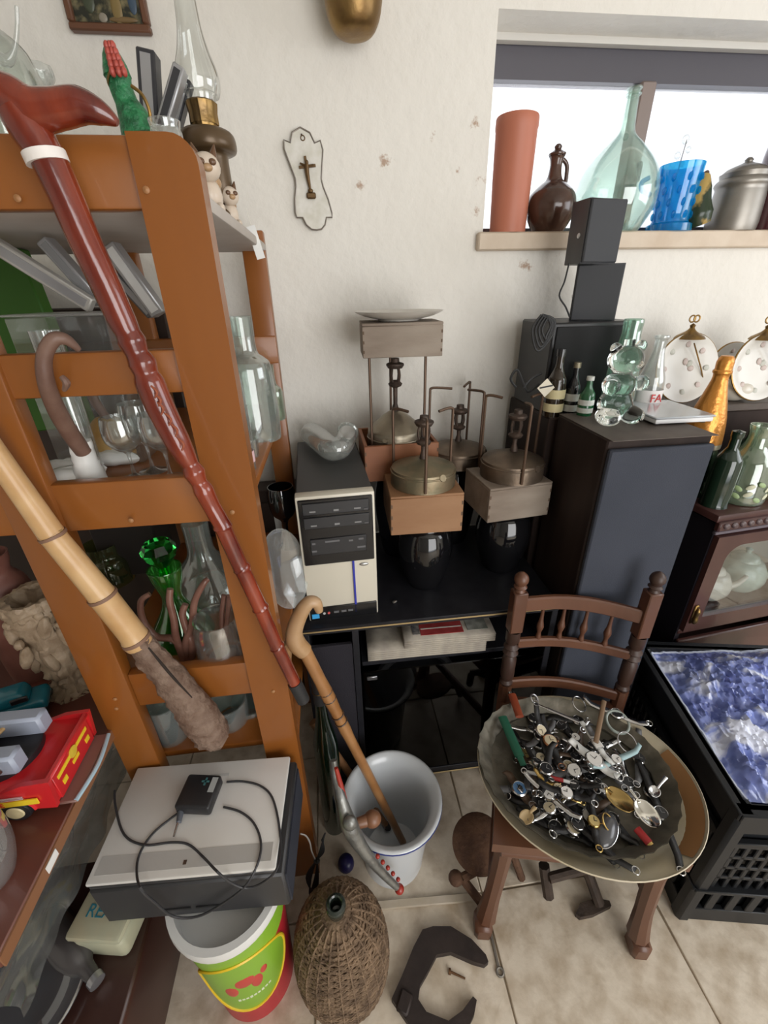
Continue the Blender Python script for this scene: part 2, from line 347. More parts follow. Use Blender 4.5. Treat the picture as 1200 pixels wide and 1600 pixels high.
# ================================================================ black hi-fi cabinet
CY, CZ = .88, .721; CX0, CX1 = -.125, .585; CB = 1.36
cb = thing('media_cabinet', 'black hi-fi cabinet with newspaper niche and dark glass door', 'cabinet', ((CX0+CX1)/2, CY, 0)); o_c = Vector(cb.location)
def cpart(name, c, d, mt=BLACK, bev=.0015): return MB().box((0, 0, 0), d, bev=bev).obj(name, mt, cb, loc=Vector(c)-o_c)
cpart('top', ((CX0+CX1)/2, (CY+CB)/2, CZ-.011), (CX1-CX0, CB-CY, .022))
cpart('edge_strip', ((CX0+CX1)/2, CY-.001, CZ-.011), (CX1-CX0, .002, .005), mat('worn_gold_edge', (.42, .3, .14), .5, .3))
NX0 = .015; NZ = ay(660, 1035, CY).z
for x in (CX0+.009, NX0, CX1-.009): cpart('side_panel', (x, (CY+CB)/2, (CZ-.022)/2+.03), (.018, CB-CY-.004, CZ-.022-.06))
cpart('back_panel', ((CX0+CX1)/2, CB-.004, CZ/2), (CX1-CX0, .006, CZ-.06))
cpart('niche_floor', ((NX0+CX1)/2, (CY+CB)/2+.01, NZ-.008), (CX1-NX0-.03, CB-CY-.03, .016))
cpart('bottom_panel', ((CX0+CX1)/2, (CY+CB)/2, .045), (CX1-CX0-.004, CB-CY-.006, .03))
cpart('edge_strip', ((CX0+CX1)/2, CY+.001, .034), (CX1-CX0, .003, .006), MATS['worn_gold_edge'])
cpart('plinth', ((CX0+CX1)/2, (CY+CB)/2+.015, .015), (CX1-CX0-.02, CB-CY-.04, .03), mat('plinth_grey', (.2, .18, .15), .8))
cpart('speaker_cloth_panel', ((CX0+NX0)/2, CY+.012, .36), (NX0-CX0-.02, .012, .58), mat('black_cloth', (.014, .012, .018), .9, bump=.2, bscale=300))
dz1 = NZ-.02
DOORG = thin_glass('smoked_glass', (.16, .165, .18), gloss=.02, edge=.14)
gd = cpart('glass_door', ((NX0+CX1)/2, CY+.006, (.065+dz1)/2), (CX1-NX0-.03, .005, dz1-.065), DOORG)
MB().box((0, 0, 0), (.03, .006, .014), bev=.002).obj('door_catch', mat('dull_chrome', (.3, .3, .32), .35, 1), gd, loc=(-(CX1-NX0)/2+.04, -.006, (dz1-.065)/2-.02))
# loudspeaker standing behind the glass door
wf = thing('loudspeaker', 'black loudspeaker with grey cone ring behind the dark glass door', 'speaker', ((NX0+.27), CY+.12, .0605))
MB().box((0, .1, .23), (.34, .18, .45), bev=.004).obj('cabinet_box', BLACK_PLASTIC, wf)
MB().torus((-.08, .005, .3), .12, .014, rot=(PI/2, 0, 0), seg=36).obj('cone_ring', mat('grey_rubber_ring', (.16, .16, .165), .5), wf)
MB().lathe([(.108, 0), (.04, .03), (.035, .022), (0.0005, .03)], 28, rot=(PI/2, 0, 0), c=(-.08, .009, .3)).obj('cone', mat('cone_black', (.025, .025, .027), .7), wf)
# newspapers in the niche
NEWS = mat('newsprint', (.5, .45, .37), .9, col2=(.36, .32, .27), scale=22, bump=.05)
nrm = [random.Random(3).uniform(-1, 1) for _ in range(60)]
zz = NZ+.001; k = 0
for (x0, x1, n) in ((.05, .40, 5), (.155, .425, 4)):
    for i in range(n):
        t = .0075; w_ = (x1-x0)+nrm[k]*.012; d_ = .27+nrm[k+1]*.015
        def sheet(u, v, w_=w_, d_=d_, s=nrm[k+2]): return Vector(((u-.5)*w_, (v-.5)*d_, .0006*math.sin(7*u+s*3)+.0005*math.sin(9*v+s)))
        mm = MB(); mm.grid(sheet, 10, 6)
        o = mm.obj('newspaper', NEWS, loc=((x0+x1)/2+nrm[k+3]*.006, CY+.15+(.0 if n == 5 else -.002), zz+.0045), rz=nrm[k+4]*.04, cat='newspaper', group='newspapers in the cabinet niche',
                   label=('folded newspaper lying directly on the niche board', 'folded newspaper second from the niche board', 'folded newspaper third from the niche board', 'folded newspaper fourth from the niche board', 'uppermost newspaper of the wide lower pile', 'lowest of the narrow newspapers piled on the right', 'second of the narrow newspapers piled on the right', 'narrow newspaper just under the one with the red picture', 'x')[i+(0 if n == 5 else 5)])
        md = o.modifiers.new('pages', 'SOLIDIFY'); md.thickness = .0042; md.offset = 0
        zz += t; k += 2
top_paper = o; top_paper['label'] = 'topmost newspaper with a red picture and grey headline'; del top_paper['group']
MB().box((-.02, -.055, .0032), (.125, .12, .0012)).obj('red_picture', mat('red_print', (.33, .03, .03), .7, col2=(.45, .06, .06), scale=30), top_paper)
MB().box((-.095, -.045, .0032), (.02, .13, .0012)).obj('dark_column', mat('dark_print', (.07, .07, .08), .8, col2=(.3, .28, .26), scale=60), top_paper)
for yy in (-.09, -.02): MB().box((-.02, yy, .0038), (.12, .004, .001)).obj('white_rule', PAPER, top_paper)
MB().box((.085, -.03, .0032), (.06, .16, .0012)).obj('grey_picture', mat('grey_print', (.2, .21, .18), .8, col2=(.4, .4, .36), scale=40), top_paper)
# ================================================================ tower loudspeakers right of the cabinet
TX0, TX1, TY0, TY1, TZ = .60, .857, .838, 1.085, 1.2
GRILLE = mat('grille_cloth', (.026, .031, .045), .85, bump=.15, bscale=400, col2=(.034, .039, .055), scale=4)
VENEER = mat('dark_veneer', (.018, .011, .009), .55, spec=.2, col2=(.035, .022, .018), scale=12, stretch=(1, 1, .1))
VTOP = mat('dusty_veneer', (.075, .058, .048), .6, col2=(.11, .088, .075), scale=14)
t = thing('tower_loudspeaker', 'tall floor loudspeaker with slate grey cloth front carrying the glass bear', 'speaker', ((TX0+TX1)/2, TY0, 0))
MB().box((0, .132, TZ/2), (TX1-TX0, .23, TZ), bev=.004).obj('body', VENEER, t)
MB().box((0, .124, TZ+.0006), (TX1-TX0-.004, .244, .0012)).obj('top_panel', VTOP, t)
MB().box((0, .008, TZ/2-.005), (TX1-TX0-.004, .016, TZ-.03), bev=.004).obj('grille', GRILLE, t)
t = thing('tower_loudspeaker', 'dark brown loudspeaker behind the grey fronted one, under the small bottles', 'speaker', (.715, 1.1, 0))
MB().box((0, .14, .5925), (.26, .28, 1.185), bev=.004).obj('body', VENEER, t)
MB().box((0, .14, 1.1856), (.255, .275, .0012)).obj('top_panel', VTOP, t)
TZ2 = 1.1862; TZ = TZ+.0012
# ================================================================ things on the bookshelf
def vprof(p, rows, k=4):
    out = []
    for i, (y, hw) in enumerate(rows):
        z = zrow(p, y); q = Vector((p[0], p[1], z)); out.append((max(.0004, hw*pxm(q)), 0 if i == 0 else max(z-p[2], out[-1][1]+.0004)))
    return smooth_prof(out, k)
def place(bx, by=None, z=0, Y=None): return az(bx, by, z) if Y is None else on_line(bx, Y, z)
def vessel(name, label, cat, p, rows, mt, seg=28, k=4, wall=.003, solid=False, parent=None, group=None, mod=None, rz=0):
    pr = vprof(p, rows, k); m = MB()
    if solid: m.lathe([(.0004, 0)]+pr+[(.0004, pr[-1][1])], seg, mod=mod)
    else: m.lathe(hollow(pr, wall), seg, mod=mod)
    return m.obj(name, mt, parent, loc=p if parent is None else Vector(p)-Vector(parent.location), label=label, cat=cat, group=group, rz=rz)
def ptube(m, pts, rad, smooth=6, seg=10, flat=1.0):      # pts: (px, py, Y); rad in pixels
    P = [ay(x, y, Y) for x, y, Y in pts]; R = [r*pxm(p) for p, r in zip(P, rad if hasattr(rad, '__len__') else [rad]*len(P))]
    m.tube(P, R, seg=seg, smooth=smooth, flat=flat); return P
# ---- big dark red carved walking stick hooked over the top rail
MAHOG = mat('polished_mahogany', (.085, .009, .006), .18, col2=(.26, .04, .014), scale=22, stretch=(1, 1, .3), coat=.6, bump=.12, bscale=45)
cy_ = .615
C = [(28, 172, 30), (48, 205, 30), (75, 248, 27), (104, 310, 25), (130, 370, 24), (165, 445, 22.5), (190, 500, 21), (200, 520, 18.5), (206, 533, 21), (214, 552, 17), (222, 567, 21), (228, 583, 18), (234, 598, 22), (252, 640, 21.5), (276, 688, 19.5), (290, 714, 16), (297, 726, 13), (303, 738, 17), (311, 754, 12.5), (318, 766, 15.5), (330, 790, 13.5), (345, 816, 13.2), (348, 823, 15), (351, 830, 12.8), (374, 881, 12.2), (378, 888, 14), (381, 895, 12), (404, 944, 11.5), (407, 950, 13.2), (410, 957, 11.2), (430, 1004, 10.6), (433, 1010, 12), (436, 1016, 10.4), (462, 1070, 9.5)]
root = ay(462, 1070, cy_)
t = thing('walking_stick', 'glossy dark red carved walking stick hooked over the shelf top', 'walking stick', root)
m = MB(); ptube(m, [(x, y, cy_) for x, y, r in C], [r for x, y, r in C], smooth=5, seg=16); sft = m.obj('shaft', MAHOG, t, origin=root)
m = MB(); ptube(m, [(-60, 150, cy_), (-20, 138, cy_), (15, 150, cy_), (50, 172, cy_), (90, 170, cy_), (125, 165, cy_), (158, 176, cy_), (184, 192, cy_)], [16, 24, 28, 30, 26, 24, 17, 5], smooth=6, seg=14); m.obj('handle', MAHOG, t, origin=root)
m = MB(); ptube(m, [(68, 238, cy_), (76, 256, cy_)], [31, 30.5], smooth=0, seg=20); m.obj('tape_band', mat('white_tape', (.8, .76, .72), .5), t, origin=root)
m = MB(); ptube(m, [(460, 1066, cy_), (474, 1094, cy_)], [11, 10], smooth=0, seg=14); m.obj('ferrule', RUBBER, t, origin=root)
for i, (x, y) in enumerate(((240, 612), (262, 655), (250, 638), (272, 672), (282, 694), (246, 625))):
    m = MB(); ptube(m, [(x-4, y-9, cy_-.022), (x+5, y, cy_-.024), (x+2, y+10, cy_-.022)], [1.5, 2.2, 1.2], smooth=3, seg=6); m.obj('carved_notch', mat('pale_carving', (.3, .08, .04), .3), sft, origin=root)
# ---- bamboo cane with root end, standing on the white device
BAM = mat('bamboo', (.50, .29, .12), .4, col2=(.60, .39, .19), scale=14, stretch=(1, 1, 1), coat=.2)
ROOT = mat('gnarled_root', (.13, .075, .05), .75, col2=(.22, .15, .11), scale=40, bump=.9, bscale=60)
by_ = .62; root = ay(334, 1158, by_+.012)
t = thing('bamboo_cane', 'pale bamboo cane with gnarled root end standing on the white device', 'walking stick', root)
B = [(-40, 662, 17), (10, 734, 17.5), (76, 828, 18.5), (82, 836, 20), (88, 844, 18.5), (152, 921, 19.5), (160, 931, 21.5), (167, 940, 20), (205, 988, 19.5), (212, 998, 21.5), (218, 1006, 20)]
m = MB(); ptube(m, [(x, y, by_) for x, y, r in B], [r for x, y, r in B], smooth=4, seg=16); m.obj('culm', BAM, t, origin=root)
Rr = [(214, 1000, 20), (240, 1030, 21), (269, 1063, 24), (295, 1098, 26), (318, 1128, 28), (332, 1148, 25), (338, 1160, 12)]
m = MB(); ptube(m, [(x, y, by_+.012*i/6) for i, (x, y, r) in enumerate(Rr)], [r for x, y, r in Rr], smooth=8, seg=20); m.noise(.006, 60).noise(.003, 160); m.obj('root_end', ROOT, t, origin=root)
m = MB(); ptube(m, [(232, 1012, by_-.024), (255, 1040, by_-.028), (272, 1060, by_-.03), (300, 1090, by_-.032)], [1.2, 2.2, 2, .8], smooth=5, seg=6); m.obj('root_crack', mat('crack_dark', (.02, .012, .008), .9), t, origin=root)
RING = mat('bamboo_node', (.2, .11, .07), .6)
for (x, y, r) in ((82, 836, 20.6), (160, 931, 22), (212, 998, 22)):
    m = MB(); ptube(m, [(x-1.5, y-2, by_), (x+1.5, y+2, by_)], [r, r], smooth=0, seg=18); m.obj('node_ring', RING, t, origin=root)
# ---- top board
OIL = mat('brown_enamel_lamp', (.085, .052, .025), .3, .35, col2=(.13, .085, .045), scale=12)
p = on_line(346, 1.0, Z_TOP)
t = thing('oil_lamp', 'brown oil lamp with brass burner and tall clear chimney', 'lamp', p)
vessel('font', None, None, p, [(345, 24), (335, 26), (322, 14), (306, 26), (252, 27), (243, 30), (238, 41), (222, 43), (208, 38), (201, 22)], OIL, solid=True, parent=t, k=3)
vessel('brass_burner', None, None, p, [(345, 8), (203, 18), (196, 21), (178, 21), (162, 23), (158, 18)], BRASS, solid=True, parent=t, k=2, mod=lambda a, z: 1+.04*math.cos(12*a))
pr = [q for q in vprof(p, [(345, 18), (166, 19), (150, 29), (130, 33), (108, 31), (80, 24), (50, 19), (20, 17), (-20, 16), (-60, 16)], 4) if q[1] > zrow(p, 168)-p[2]]
m = MB(); m.capb = False; m.lathe(pr, 28); m.obj('glass_chimney', thin_glass('lamp_chimney', gloss=.2, edge=.85), t)
def cat_fig(p, s, rz, label):
    t = thing('cat_figurine', label, 'figurine', p, rz)
    CW = mat('cream_ceramic', (.62, .52, .42), .3); CB_ = mat('brown_ceramic', (.12, .06, .03), .3); CT = mat('tan_ceramic', (.4, .25, .13), .3)
    MB().ball((0, 0, .028*s), (.022*s, .03*s, .028*s)).obj('body', CW, t)
    h = MB().ball((0, -.02*s, .066*s), (.023*s, .021*s, .021*s)).obj('head', CW, t)
    for q in (-1, 1):
        MB().cyl((q*.013*s, -.018*s, .08*s), (q*.018*s, -.018*s, .098*s), .008*s, .001, seg=8).obj('ear', CB_, h)
        MB().ball((q*.009*s, -.039*s, .07*s), (.006*s, .004*s, .005*s)).obj('eye_patch', CB_, h)
        MB().ball((q*.012*s, -.026*s, .008*s), (.008*s, .014*s, .009*s)).obj('paw', CW, t)
    MB().ball((0, -.04*s, .062*s), (.008*s, .006*s, .006*s)).obj('muzzle', CT, h)
    MB().ball((.006*s, .012*s, .05*s), (.019*s, .02*s, .013*s)).obj('back_patch', CT, t)
cat_fig(on_line(333, .86, Z_TOP), .9, .3, 'cream cat figurine with dark eye patches in front of the oil lamp')
cat_fig(on_line(362, 1.0, Z_TOP), .72, .5, 'small tan and cream cat figurine at the shelf edge above the price tag')
p = ay(388, 352, 1.12); t = thing('price_tag', 'small white price tag hanging on string from the shelf top', 'tag', p)
m = MB(); m.tube([(0, 0, .03), (.004, -.004, .01), (.006, -.005, 0)], .0008, seg=5); m.obj('string', PAPER, t)
m = MB(); m.box((.012, -.006, -.032), (.018, .001, .062), rot=(0, -.22, 0)); m.obj('card', mat('white_card', (.8, .8, .78), .7), t)
p = on_line(215, .84, Z_TOP); t = thing('crocodile_figurine', 'green crocodile figurine with red scaled head standing upright', 'figurine', p)
GRN = mat('green_scales', (.01, .11, .04), .35, col2=(.03, .24, .09), scale=90, bump=.7, bscale=120); REDS = mat('red_scales', (.42, .07, .05), .4)
m = MB(); ptube(m, [(222, 215, .84), (212, 190, .84), (198, 160, .84), (188, 134, .84), (184, 118, .84)], [30, 25, 17, 17, 19], smooth=5, seg=16); m.obj('body', GRN, t, origin=p)
m = MB(); ptube(m, [(184, 120, .84), (180, 105, .84), (174, 85, .84), (169, 67, .84)], [20, 18, 13, 4], smooth=5, seg=16); hd = m.obj('head', GRN, t, origin=p)
for a in (-8, 2, 10):
    for i in range(5):
        q = ay(184-4*i*.8+a*(1-i*.12), 112-10*i, .84-.022+.003*i); MB().ball((0, 0, 0), (.0042, .005, .0058), u=8, v=6).obj('scale', REDS, hd, loc=q-p)
m = MB(); ptube(m, [(184, 119, .84), (181, 116, .84)], [21.5, 21], smooth=0, seg=18); m.obj('gold_collar', BRASS, t, origin=p)
m = MB(); ptube(m, [(205, 134, .82), (222, 148, .82), (233, 172, .82), (236, 196, .82)], 2.6, smooth=5, seg=8); m.obj('handle', BRASS, t, origin=p)
FR_D = mat('dark_frame_edge', (.05, .05, .055), .4, .4); FR_S = mat('silver_frame', (.42, .42, .43), .35, .6)
def slab(name, label, cat, a, b, wpx, depth, Y, mt, group=None, face=None):
    pa = ay(a[0], a[1], Y); pb = ay(b[0], b[1], Y); d = pb-pa; w_ = wpx*pxm(pa); ang = math.atan2(d.z, d.x)
    t = thing(name, label, cat, pa, group=group); MB().box((d.length/2, depth/2, 0), (d.length, depth, w_), bev=.002).obj('frame', mt, t, rot=(0, -ang, 0))
    MB().box((d.length/2, -.0008, 0), (d.length-.012, .0012, w_*.55)).obj('face', face or FR_S, t, rot=(0, -ang, 0)); return t
p = on_line(228, .95, Z_TOP)
slab('picture_frame', 'dark edged picture frame standing upright beside the crocodile figurine', 'picture frame', (236, 225, .95)[:2], (226, 74), 26, .03, .95, FR_D)
slab('picture_frame', 'grey picture frame leaning against the lamp chimney', 'picture frame', (240, 235), (279, 100), 17, .025, .93, FR_S, face=FR_D)
slab('picture_frame', 'black picture frame edge leaning beside the oil lamp burner', 'picture frame', (262, 235), (292, 122), 12, .025, 1.0, FR_D)
vessel('glass_jar', 'small clear glass jar behind the shelf post top', 'jar', on_line(282, .77, Z_TOP), [(300, 20), (292, 24), (215, 24), (204, 22), (192, 24), (189, 24)], GLASS)
p = on_line(58, .86, Z_TOP); t = thing('glass_decanter', 'large clear glass decanter behind the red walking stick handle', 'decanter', p)
vessel('body', None, None, p, [(240, 50), (225, 58), (180, 66), (140, 68), (100, 64), (70, 56), (48, 38), (30, 20), (0, 17), (-30, 19)], thin_glass('decanter_glass', (.9, .94, .9), gloss=.2, haze=.1), parent=t)
m = MB(); ptube(m, [(26, 10, .8), (27, 40, .8), (23, 75, .8), (12, 95, .8), (-10, 85, .8)], [3, 3, 4, 8, 10], smooth=4); m.obj('pouring_spout', GLASS_HAZY, t, origin=p)
vessel('glass_dish', 'small rippled clear glass dish behind the big decanter', 'dish', on_line(128, 1.0, Z_TOP), [(240, 14), (170, 10), (140, 12), (118, 22), (102, 20)], GLASS_HAZY, mod=lambda a, z: 1+.08*math.cos(8*a))
# ---- middle board (upper row)
p = on_line(82, 1.1, Z_MID); za = zrow(p, 392)
m = MB(); m.box((0, .02, (za-Z_MID)/2), (.17, .04, za-Z_MID), bev=.003); m.obj('green_binder', mat('green_cover', (.035, .13, .008), .5), loc=p, rot=(0, -.06, 0), label='bright green binder standing behind the silver frames', cat='binder')
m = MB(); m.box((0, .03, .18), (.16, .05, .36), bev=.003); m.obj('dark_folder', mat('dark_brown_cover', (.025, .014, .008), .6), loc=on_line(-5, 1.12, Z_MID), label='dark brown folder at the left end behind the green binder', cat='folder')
slab('picture_frame', 'pale silver picture frame slanting across the green binder', 'picture frame', (140, 478), (-30, 372), 22, .02, .84, mat('pale_silver', (.5, .48, .44), .4, .3))
slab('picture_frame', 'narrow grey picture frame crossing above the pale silver one', 'picture frame', (152, 474), (62, 374), 18, .03, .87, FR_S, face=mat('mid_grey_frame', (.25, .25, .25), .45, .3))
slab('picture_frame', 'white and grey picture frame slanting beside the shelf post', 'picture frame', (246, 492), (166, 382), 22, .03, .86, FR_S, face=mat('white_frame_face', (.66, .66, .64), .5))
slab('picture_frame', 'thin dark grey picture frame right of the red walking stick', 'picture frame', (236, 494), (178, 430), 14, .03, .9, mat('dark_grey_frame', (.14, .14, .145), .45, .3))
p = on_line(165, .82, Z_MID); z0 = zrow(p, 560)-.04; z1 = zrow(p, 492)
t = thing('plastic_case', 'clear plastic case under the silver picture frames', 'case', p)
m = MB(); m.box((0, .05, z1-Z_MID), (.155, .12, .004), bev=.001); m.obj('lid', thin_glass('clear_plastic', gloss=.25, edge=.7, haze=.25), t)
m = MB(); m.box((0, .05, (z1-Z_MID)/2), (.15, .115, z1-Z_MID-.006), bev=.002); m.obj('body', thin_glass('clear_plastic_body', gloss=.1, edge=.4, haze=.08), t)
# ---- middle board (in front)
p = on_line(140, .745, Z_MID); t = thing('horn_ornament', 'brown curved horn set in a white ceramic hand base', 'ornament', p)
HORN = mat('brown_horn', (.14, .075, .055), .5, col2=(.2, .12, .09), scale=18, bump=.15)
m = MB(); P_ = [(124, 547, .648), (102, 530, .64), (82, 532, .635), (69, 560, .635), (73, 600, .64), (90, 643, .67), (110, 677, .70), (130, 705, .72)]
ptube(m, P_, [4, 9, 11, 11, 12, 13, 13, 12], smooth=6, seg=14); m.obj('horn', HORN, t, origin=p)
m = MB(); ptube(m, [(96, 588, .625), (104, 598, .625), (100, 610, .63)], [4, 6, 3], smooth=4, seg=8); m.obj('knob', HORN, t, origin=p)
m = MB(); ptube(m, [(124, 688, .725), (132, 715, .73), (142, 745, .735), (146, 765, .74)], [15, 17, 22, 26], smooth=5, seg=18); m.noise(.004, 90); m.obj('ceramic_base', WHITE_CERAMIC, t, origin=p)
for i, (x, y, r, s, lb) in enumerate(((98, 752, .6, .05, 'long white ceramic leaf dish at the board front, below the horn'), (108, 735, .2, .042, 'white ceramic leaf dish behind the long one, left of the horn base'), (175, 735, -.3, .045, 'white ceramic leaf dish between the horn base and the glass goblets'))):
    p = on_line(x, .73+.05*i, Z_MID)
    m = MB(); m.ball((0, 0, .012), (s*1.3, s*.6, .016), u=18, mod=lambda a, t_: 1+.08*math.cos(5*a)); m.obj('leaf_dish', WHITE_CERAMIC, loc=p, rz=r, label=lb, cat='dish')
p = on_line(178, .86, Z_MID); t = thing('pear_ornament', 'mustard yellow ceramic pear behind the white horn base', 'ornament', p)
vessel('body', None, None, p, [(742, 14), (730, 26), (712, 33), (695, 32), (675, 24), (660, 17), (652, 8)], mat('mustard_glaze', (.42, .2, .02), .4, col2=(.5, .28, .05), scale=14), solid=True, parent=t)
m = MB(); ptube(m, [(168, 655, .86), (150, 630, .86), (140, 605, .87)], [6, 7, 6], smooth=4); m.obj('stem', HORN, t, origin=p)
def goblet(p, h, r, label, group, mt=GLASS):
    m = MB(); m.lathe(smooth_prof([(r*.8, 0), (r*.75, .002), (.004, .008), (.0035, h*.42), (r*.5, h*.5), (r*.95, h*.65), (r, h*.85), (r*.93, h), (r*.9, h), (r*.96, h*.85), (r*.9, h*.66), (r*.45, h*.53), (.0005, h*.5)], 2), 22)
    return m.obj('goblet', mt, loc=p, label=label, cat='glass', group=group)
for i, (x, Y, h, lb) in enumerate(((212, .74, .105, 'short clear goblet nearest the mustard pear'), (240, .77, .12, 'clear goblet in the middle of the three beside the pear'), (268, .73, .11, 'clear goblet partly behind the red stick, nearest the shelf post'))): goblet(on_line(x, Y, Z_MID), h, .03, lb, 'goblets on the middle board')
vessel('tumbler', 'tall clear tumbler behind the upper rail, beneath the plastic case', 'glass', on_line(150, .74, Z_MID), [(640, 17), (520, 21), (516, 21)], GLASS, k=1)
# right end of the middle board
DG = thin_glass('decanter_clear', (.88, .93, .9), gloss=.18, haze=.1)
vessel('carafe', 'large clear glass carafe with cylindrical neck at the board end', 'carafe', az(402, 682, Z_MID), [(690, 34), (684, 37), (640, 39), (575, 38), (560, 30), (548, 20), (500, 20), (495, 21)], DG)
vessel('glass_bottle', 'clear glass bottle half hidden behind the shelf post', 'bottle', on_line(372, .80, Z_MID), [(715, 24), (706, 28), (600, 27), (575, 20), (555, 12), (530, 12), (526, 14)], DG)
vessel('glass_bottle', 'small clear green bottle behind the large carafe', 'bottle', on_line(430, 1.1, Z_MID), [(655, 15), (650, 17), (612, 17), (600, 9), (575, 8), (570, 9)], thin_glass('pale_green_glass', (.8, .92, .8), gloss=.2, haze=.08))
vessel('shot_glass', 'small clear shot glass in front of the large carafe', 'glass', on_line(396, .82, Z_MID), [(715, 9), (690, 11), (686, 11)], GLASS, k=1)
m = MB(); m.lathe([(.0005, 0), (.019, 0), (.019, .05), (.012, .056), (.009, .07), (.0005, .07)], 18); t = m.obj('glass_phial', GLASS_HAZY, loc=on_line(384, .75, Z_MID), label='small glass phial with pink paper label by the shelf post', cat='bottle')
MB().lathe([(.0195, .015), (.0195, .035)], 18).obj('paper_label', mat('pink_label', (.6, .4, .42), .7), t)
# leaf motif on carafe side
# ---- low board
EM = solid_glass('emerald_glass', (.05, .75, .12), .03); EM_T = thin_glass('emerald_thin', (.4, .82, .4), gloss=.22, edge=.7, haze=.12, hazecol=(.15, .5, .12))
p = on_line(287, .82, Z_LOW); t = thing('stoppered_decanter', 'emerald green decanter with faceted stopper on the low board', 'decanter', p)
vessel('body', None, None, p, [(1056, 34), (1045, 42), (1010, 46), (975, 40), (950, 22), (930, 15), (905, 22), (890, 25), (887, 25)], EM_T, parent=t)
pr = vprof(p, [(1056, 12), (930, 9), (892, 8), (884, 9), (868, 24), (858, 27), (848, 20)], 1); pr = [q for q in pr[1:]]
m = MB(); m.lathe([(.0005, pr[0][1])]+pr+[(.0005, pr[-1][1])], 9); m.obj('faceted_stopper', EM, t, ang=10)
vessel('glass_decanter', 'wide clear glass decanter behind the emerald stopper', 'decanter', on_line(330, .98, Z_LOW), [(985, 45), (970, 54), (940, 60), (905, 56), (885, 40), (865, 22), (840, 19), (815, 20)], DG)
p = on_line(285, .735, Z_LOW); t = thing('tendril_ornament', 'brown glazed ornament of curling tendrils behind the lower rail', 'ornament', p)
TEN = mat('brown_glaze', (.16, .07, .05), .25, col2=(.22, .11, .08), scale=20)
for q in ([(296, 1052), (276, 1002), (245, 995), (224, 970), (220, 940), (234, 928)], [(296, 1052), (276, 1000), (272, 970), (265, 940), (266, 920)], [(297, 1052), (290, 1008), (300, 975), (304, 940), (318, 912), (325, 905)], [(298, 1052), (300, 1010), (292, 985), (285, 960), (290, 944)]):
    m = MB(); ptube(m, [(x, y, .735+.006*i) for i, (x, y) in enumerate(q)], [5, 6, 5.5, 5.5, 5, 4][:len(q)], smooth=5, seg=10); m.obj('tendril', TEN, t, origin=p)
vessel('tumbler', 'clear rounded tumbler with brown stirrers behind the lower rail', 'glass', on_line(352, .73, Z_LOW), [(1062, 26), (1052, 34), (1020, 38), (985, 37), (968, 34), (964, 34)], GLASS)
for k_, (x, dx) in enumerate(((340, 14), (352, -6))):
    m = MB(); ptube(m, [(x+3, 1050, .735), (x+dx, 975, .75), (x+dx+4, 930, .76)], 4, smooth=3, seg=8)
    m.obj('stirrer', TEN, origin=on_line(x, .735, Z_LOW), label=('brown stirrer leaning right in the rounded tumbler', 'brown stirrer leaning left in the rounded tumbler')[k_], cat='stirrer')
p = ay(447, 985, .93); t = MB()
t.lathe([(.0005, 0), (.05, .004), (.075, .018), (.078, .018), (.052, .0), (.0005, -.004)], 30); o = t.obj('oval_dish', GLASS_HAZY, loc=on_line(448, .9, Z_LOW)+Vector((.0, 0, .105)), rot=(1.35, 0, .75), label='clear oval glass dish standing on edge behind the shelf post', cat='dish'); o.scale = (1.35, .75, 1)
o.scale = (.8, 1.35, 1)
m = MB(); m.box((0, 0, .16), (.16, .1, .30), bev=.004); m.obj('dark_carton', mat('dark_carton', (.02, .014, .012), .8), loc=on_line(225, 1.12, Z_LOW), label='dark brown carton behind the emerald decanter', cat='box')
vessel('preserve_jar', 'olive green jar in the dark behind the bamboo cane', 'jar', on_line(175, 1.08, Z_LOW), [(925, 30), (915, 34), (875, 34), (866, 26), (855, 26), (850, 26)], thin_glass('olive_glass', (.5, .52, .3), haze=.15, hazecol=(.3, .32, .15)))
# ---- bottom board
for x, Y, lb in ((272, .74, 'dim clear tumbler on the lowest board, left of the root end'), (362, .76, 'dim clear tumbler on the lowest board, right of the root end'), (392, .80, 'dim clear tumbler on the lowest board, nearest the shelf post')):
    vessel('tumbler', lb, 'glass', on_line(x, Y, Z_BOT), [(1190, 20), (1184, 24), (1102, 29), (1094, 29)], thin_glass('grey_green_glass', (.7, .78, .74), gloss=.3, haze=.16), group='tumblers on the lowest board')
m = MB(); m.box((0, .02, .06), (.09, .09, .12), bev=.005); m.obj('teal_box', mat('teal_card', (.01, .07, .055), .5), loc=on_line(405, .9, Z_BOT), label='dark teal box behind the tumblers on the lowest board', cat='box')
p = Vector((-.088, .785, 0)); t = thing('wine_bottle', 'dark green bottle with gold neck ring behind the shelf post', 'bottle', p)
pr = [(.032, 0), (.034, .01), (.034, .25), (.03, .3), (.017, .36), (.0145, .42), (.0155, .45), (.0155, .46)]
hz = zrow(p, 1060); sc = hz/.46
m = MB(); m.lathe(hollow(smooth_prof([(r, z*sc) for r, z in pr], 3), .003), 24); m.obj('body', thin_glass('dark_green_glass', (.05, .16, .08), gloss=.3, edge=.8, haze=.2, hazecol=(.01, .06, .03)), t)
m = MB(); m.lathe([(.0165, .40*sc), (.0165, .465*sc), (.0005, .466*sc)], 20); m.obj('capsule', RUBBER, t)
MB().torus((0, 0, .43*sc), .0165, .0015).obj('neck_ring', BRASS, t)
m = MB(); m.box((0, 0, .045), (.06, .003, .09), rot=(.1, 0, 0)); m.obj('white_card', mat('white_card', (.8, .8, .78), .7), loc=Vector((-.185, 1.27, .8005)), label='white card leaning on the back rail beside the shelf post', cat='card')
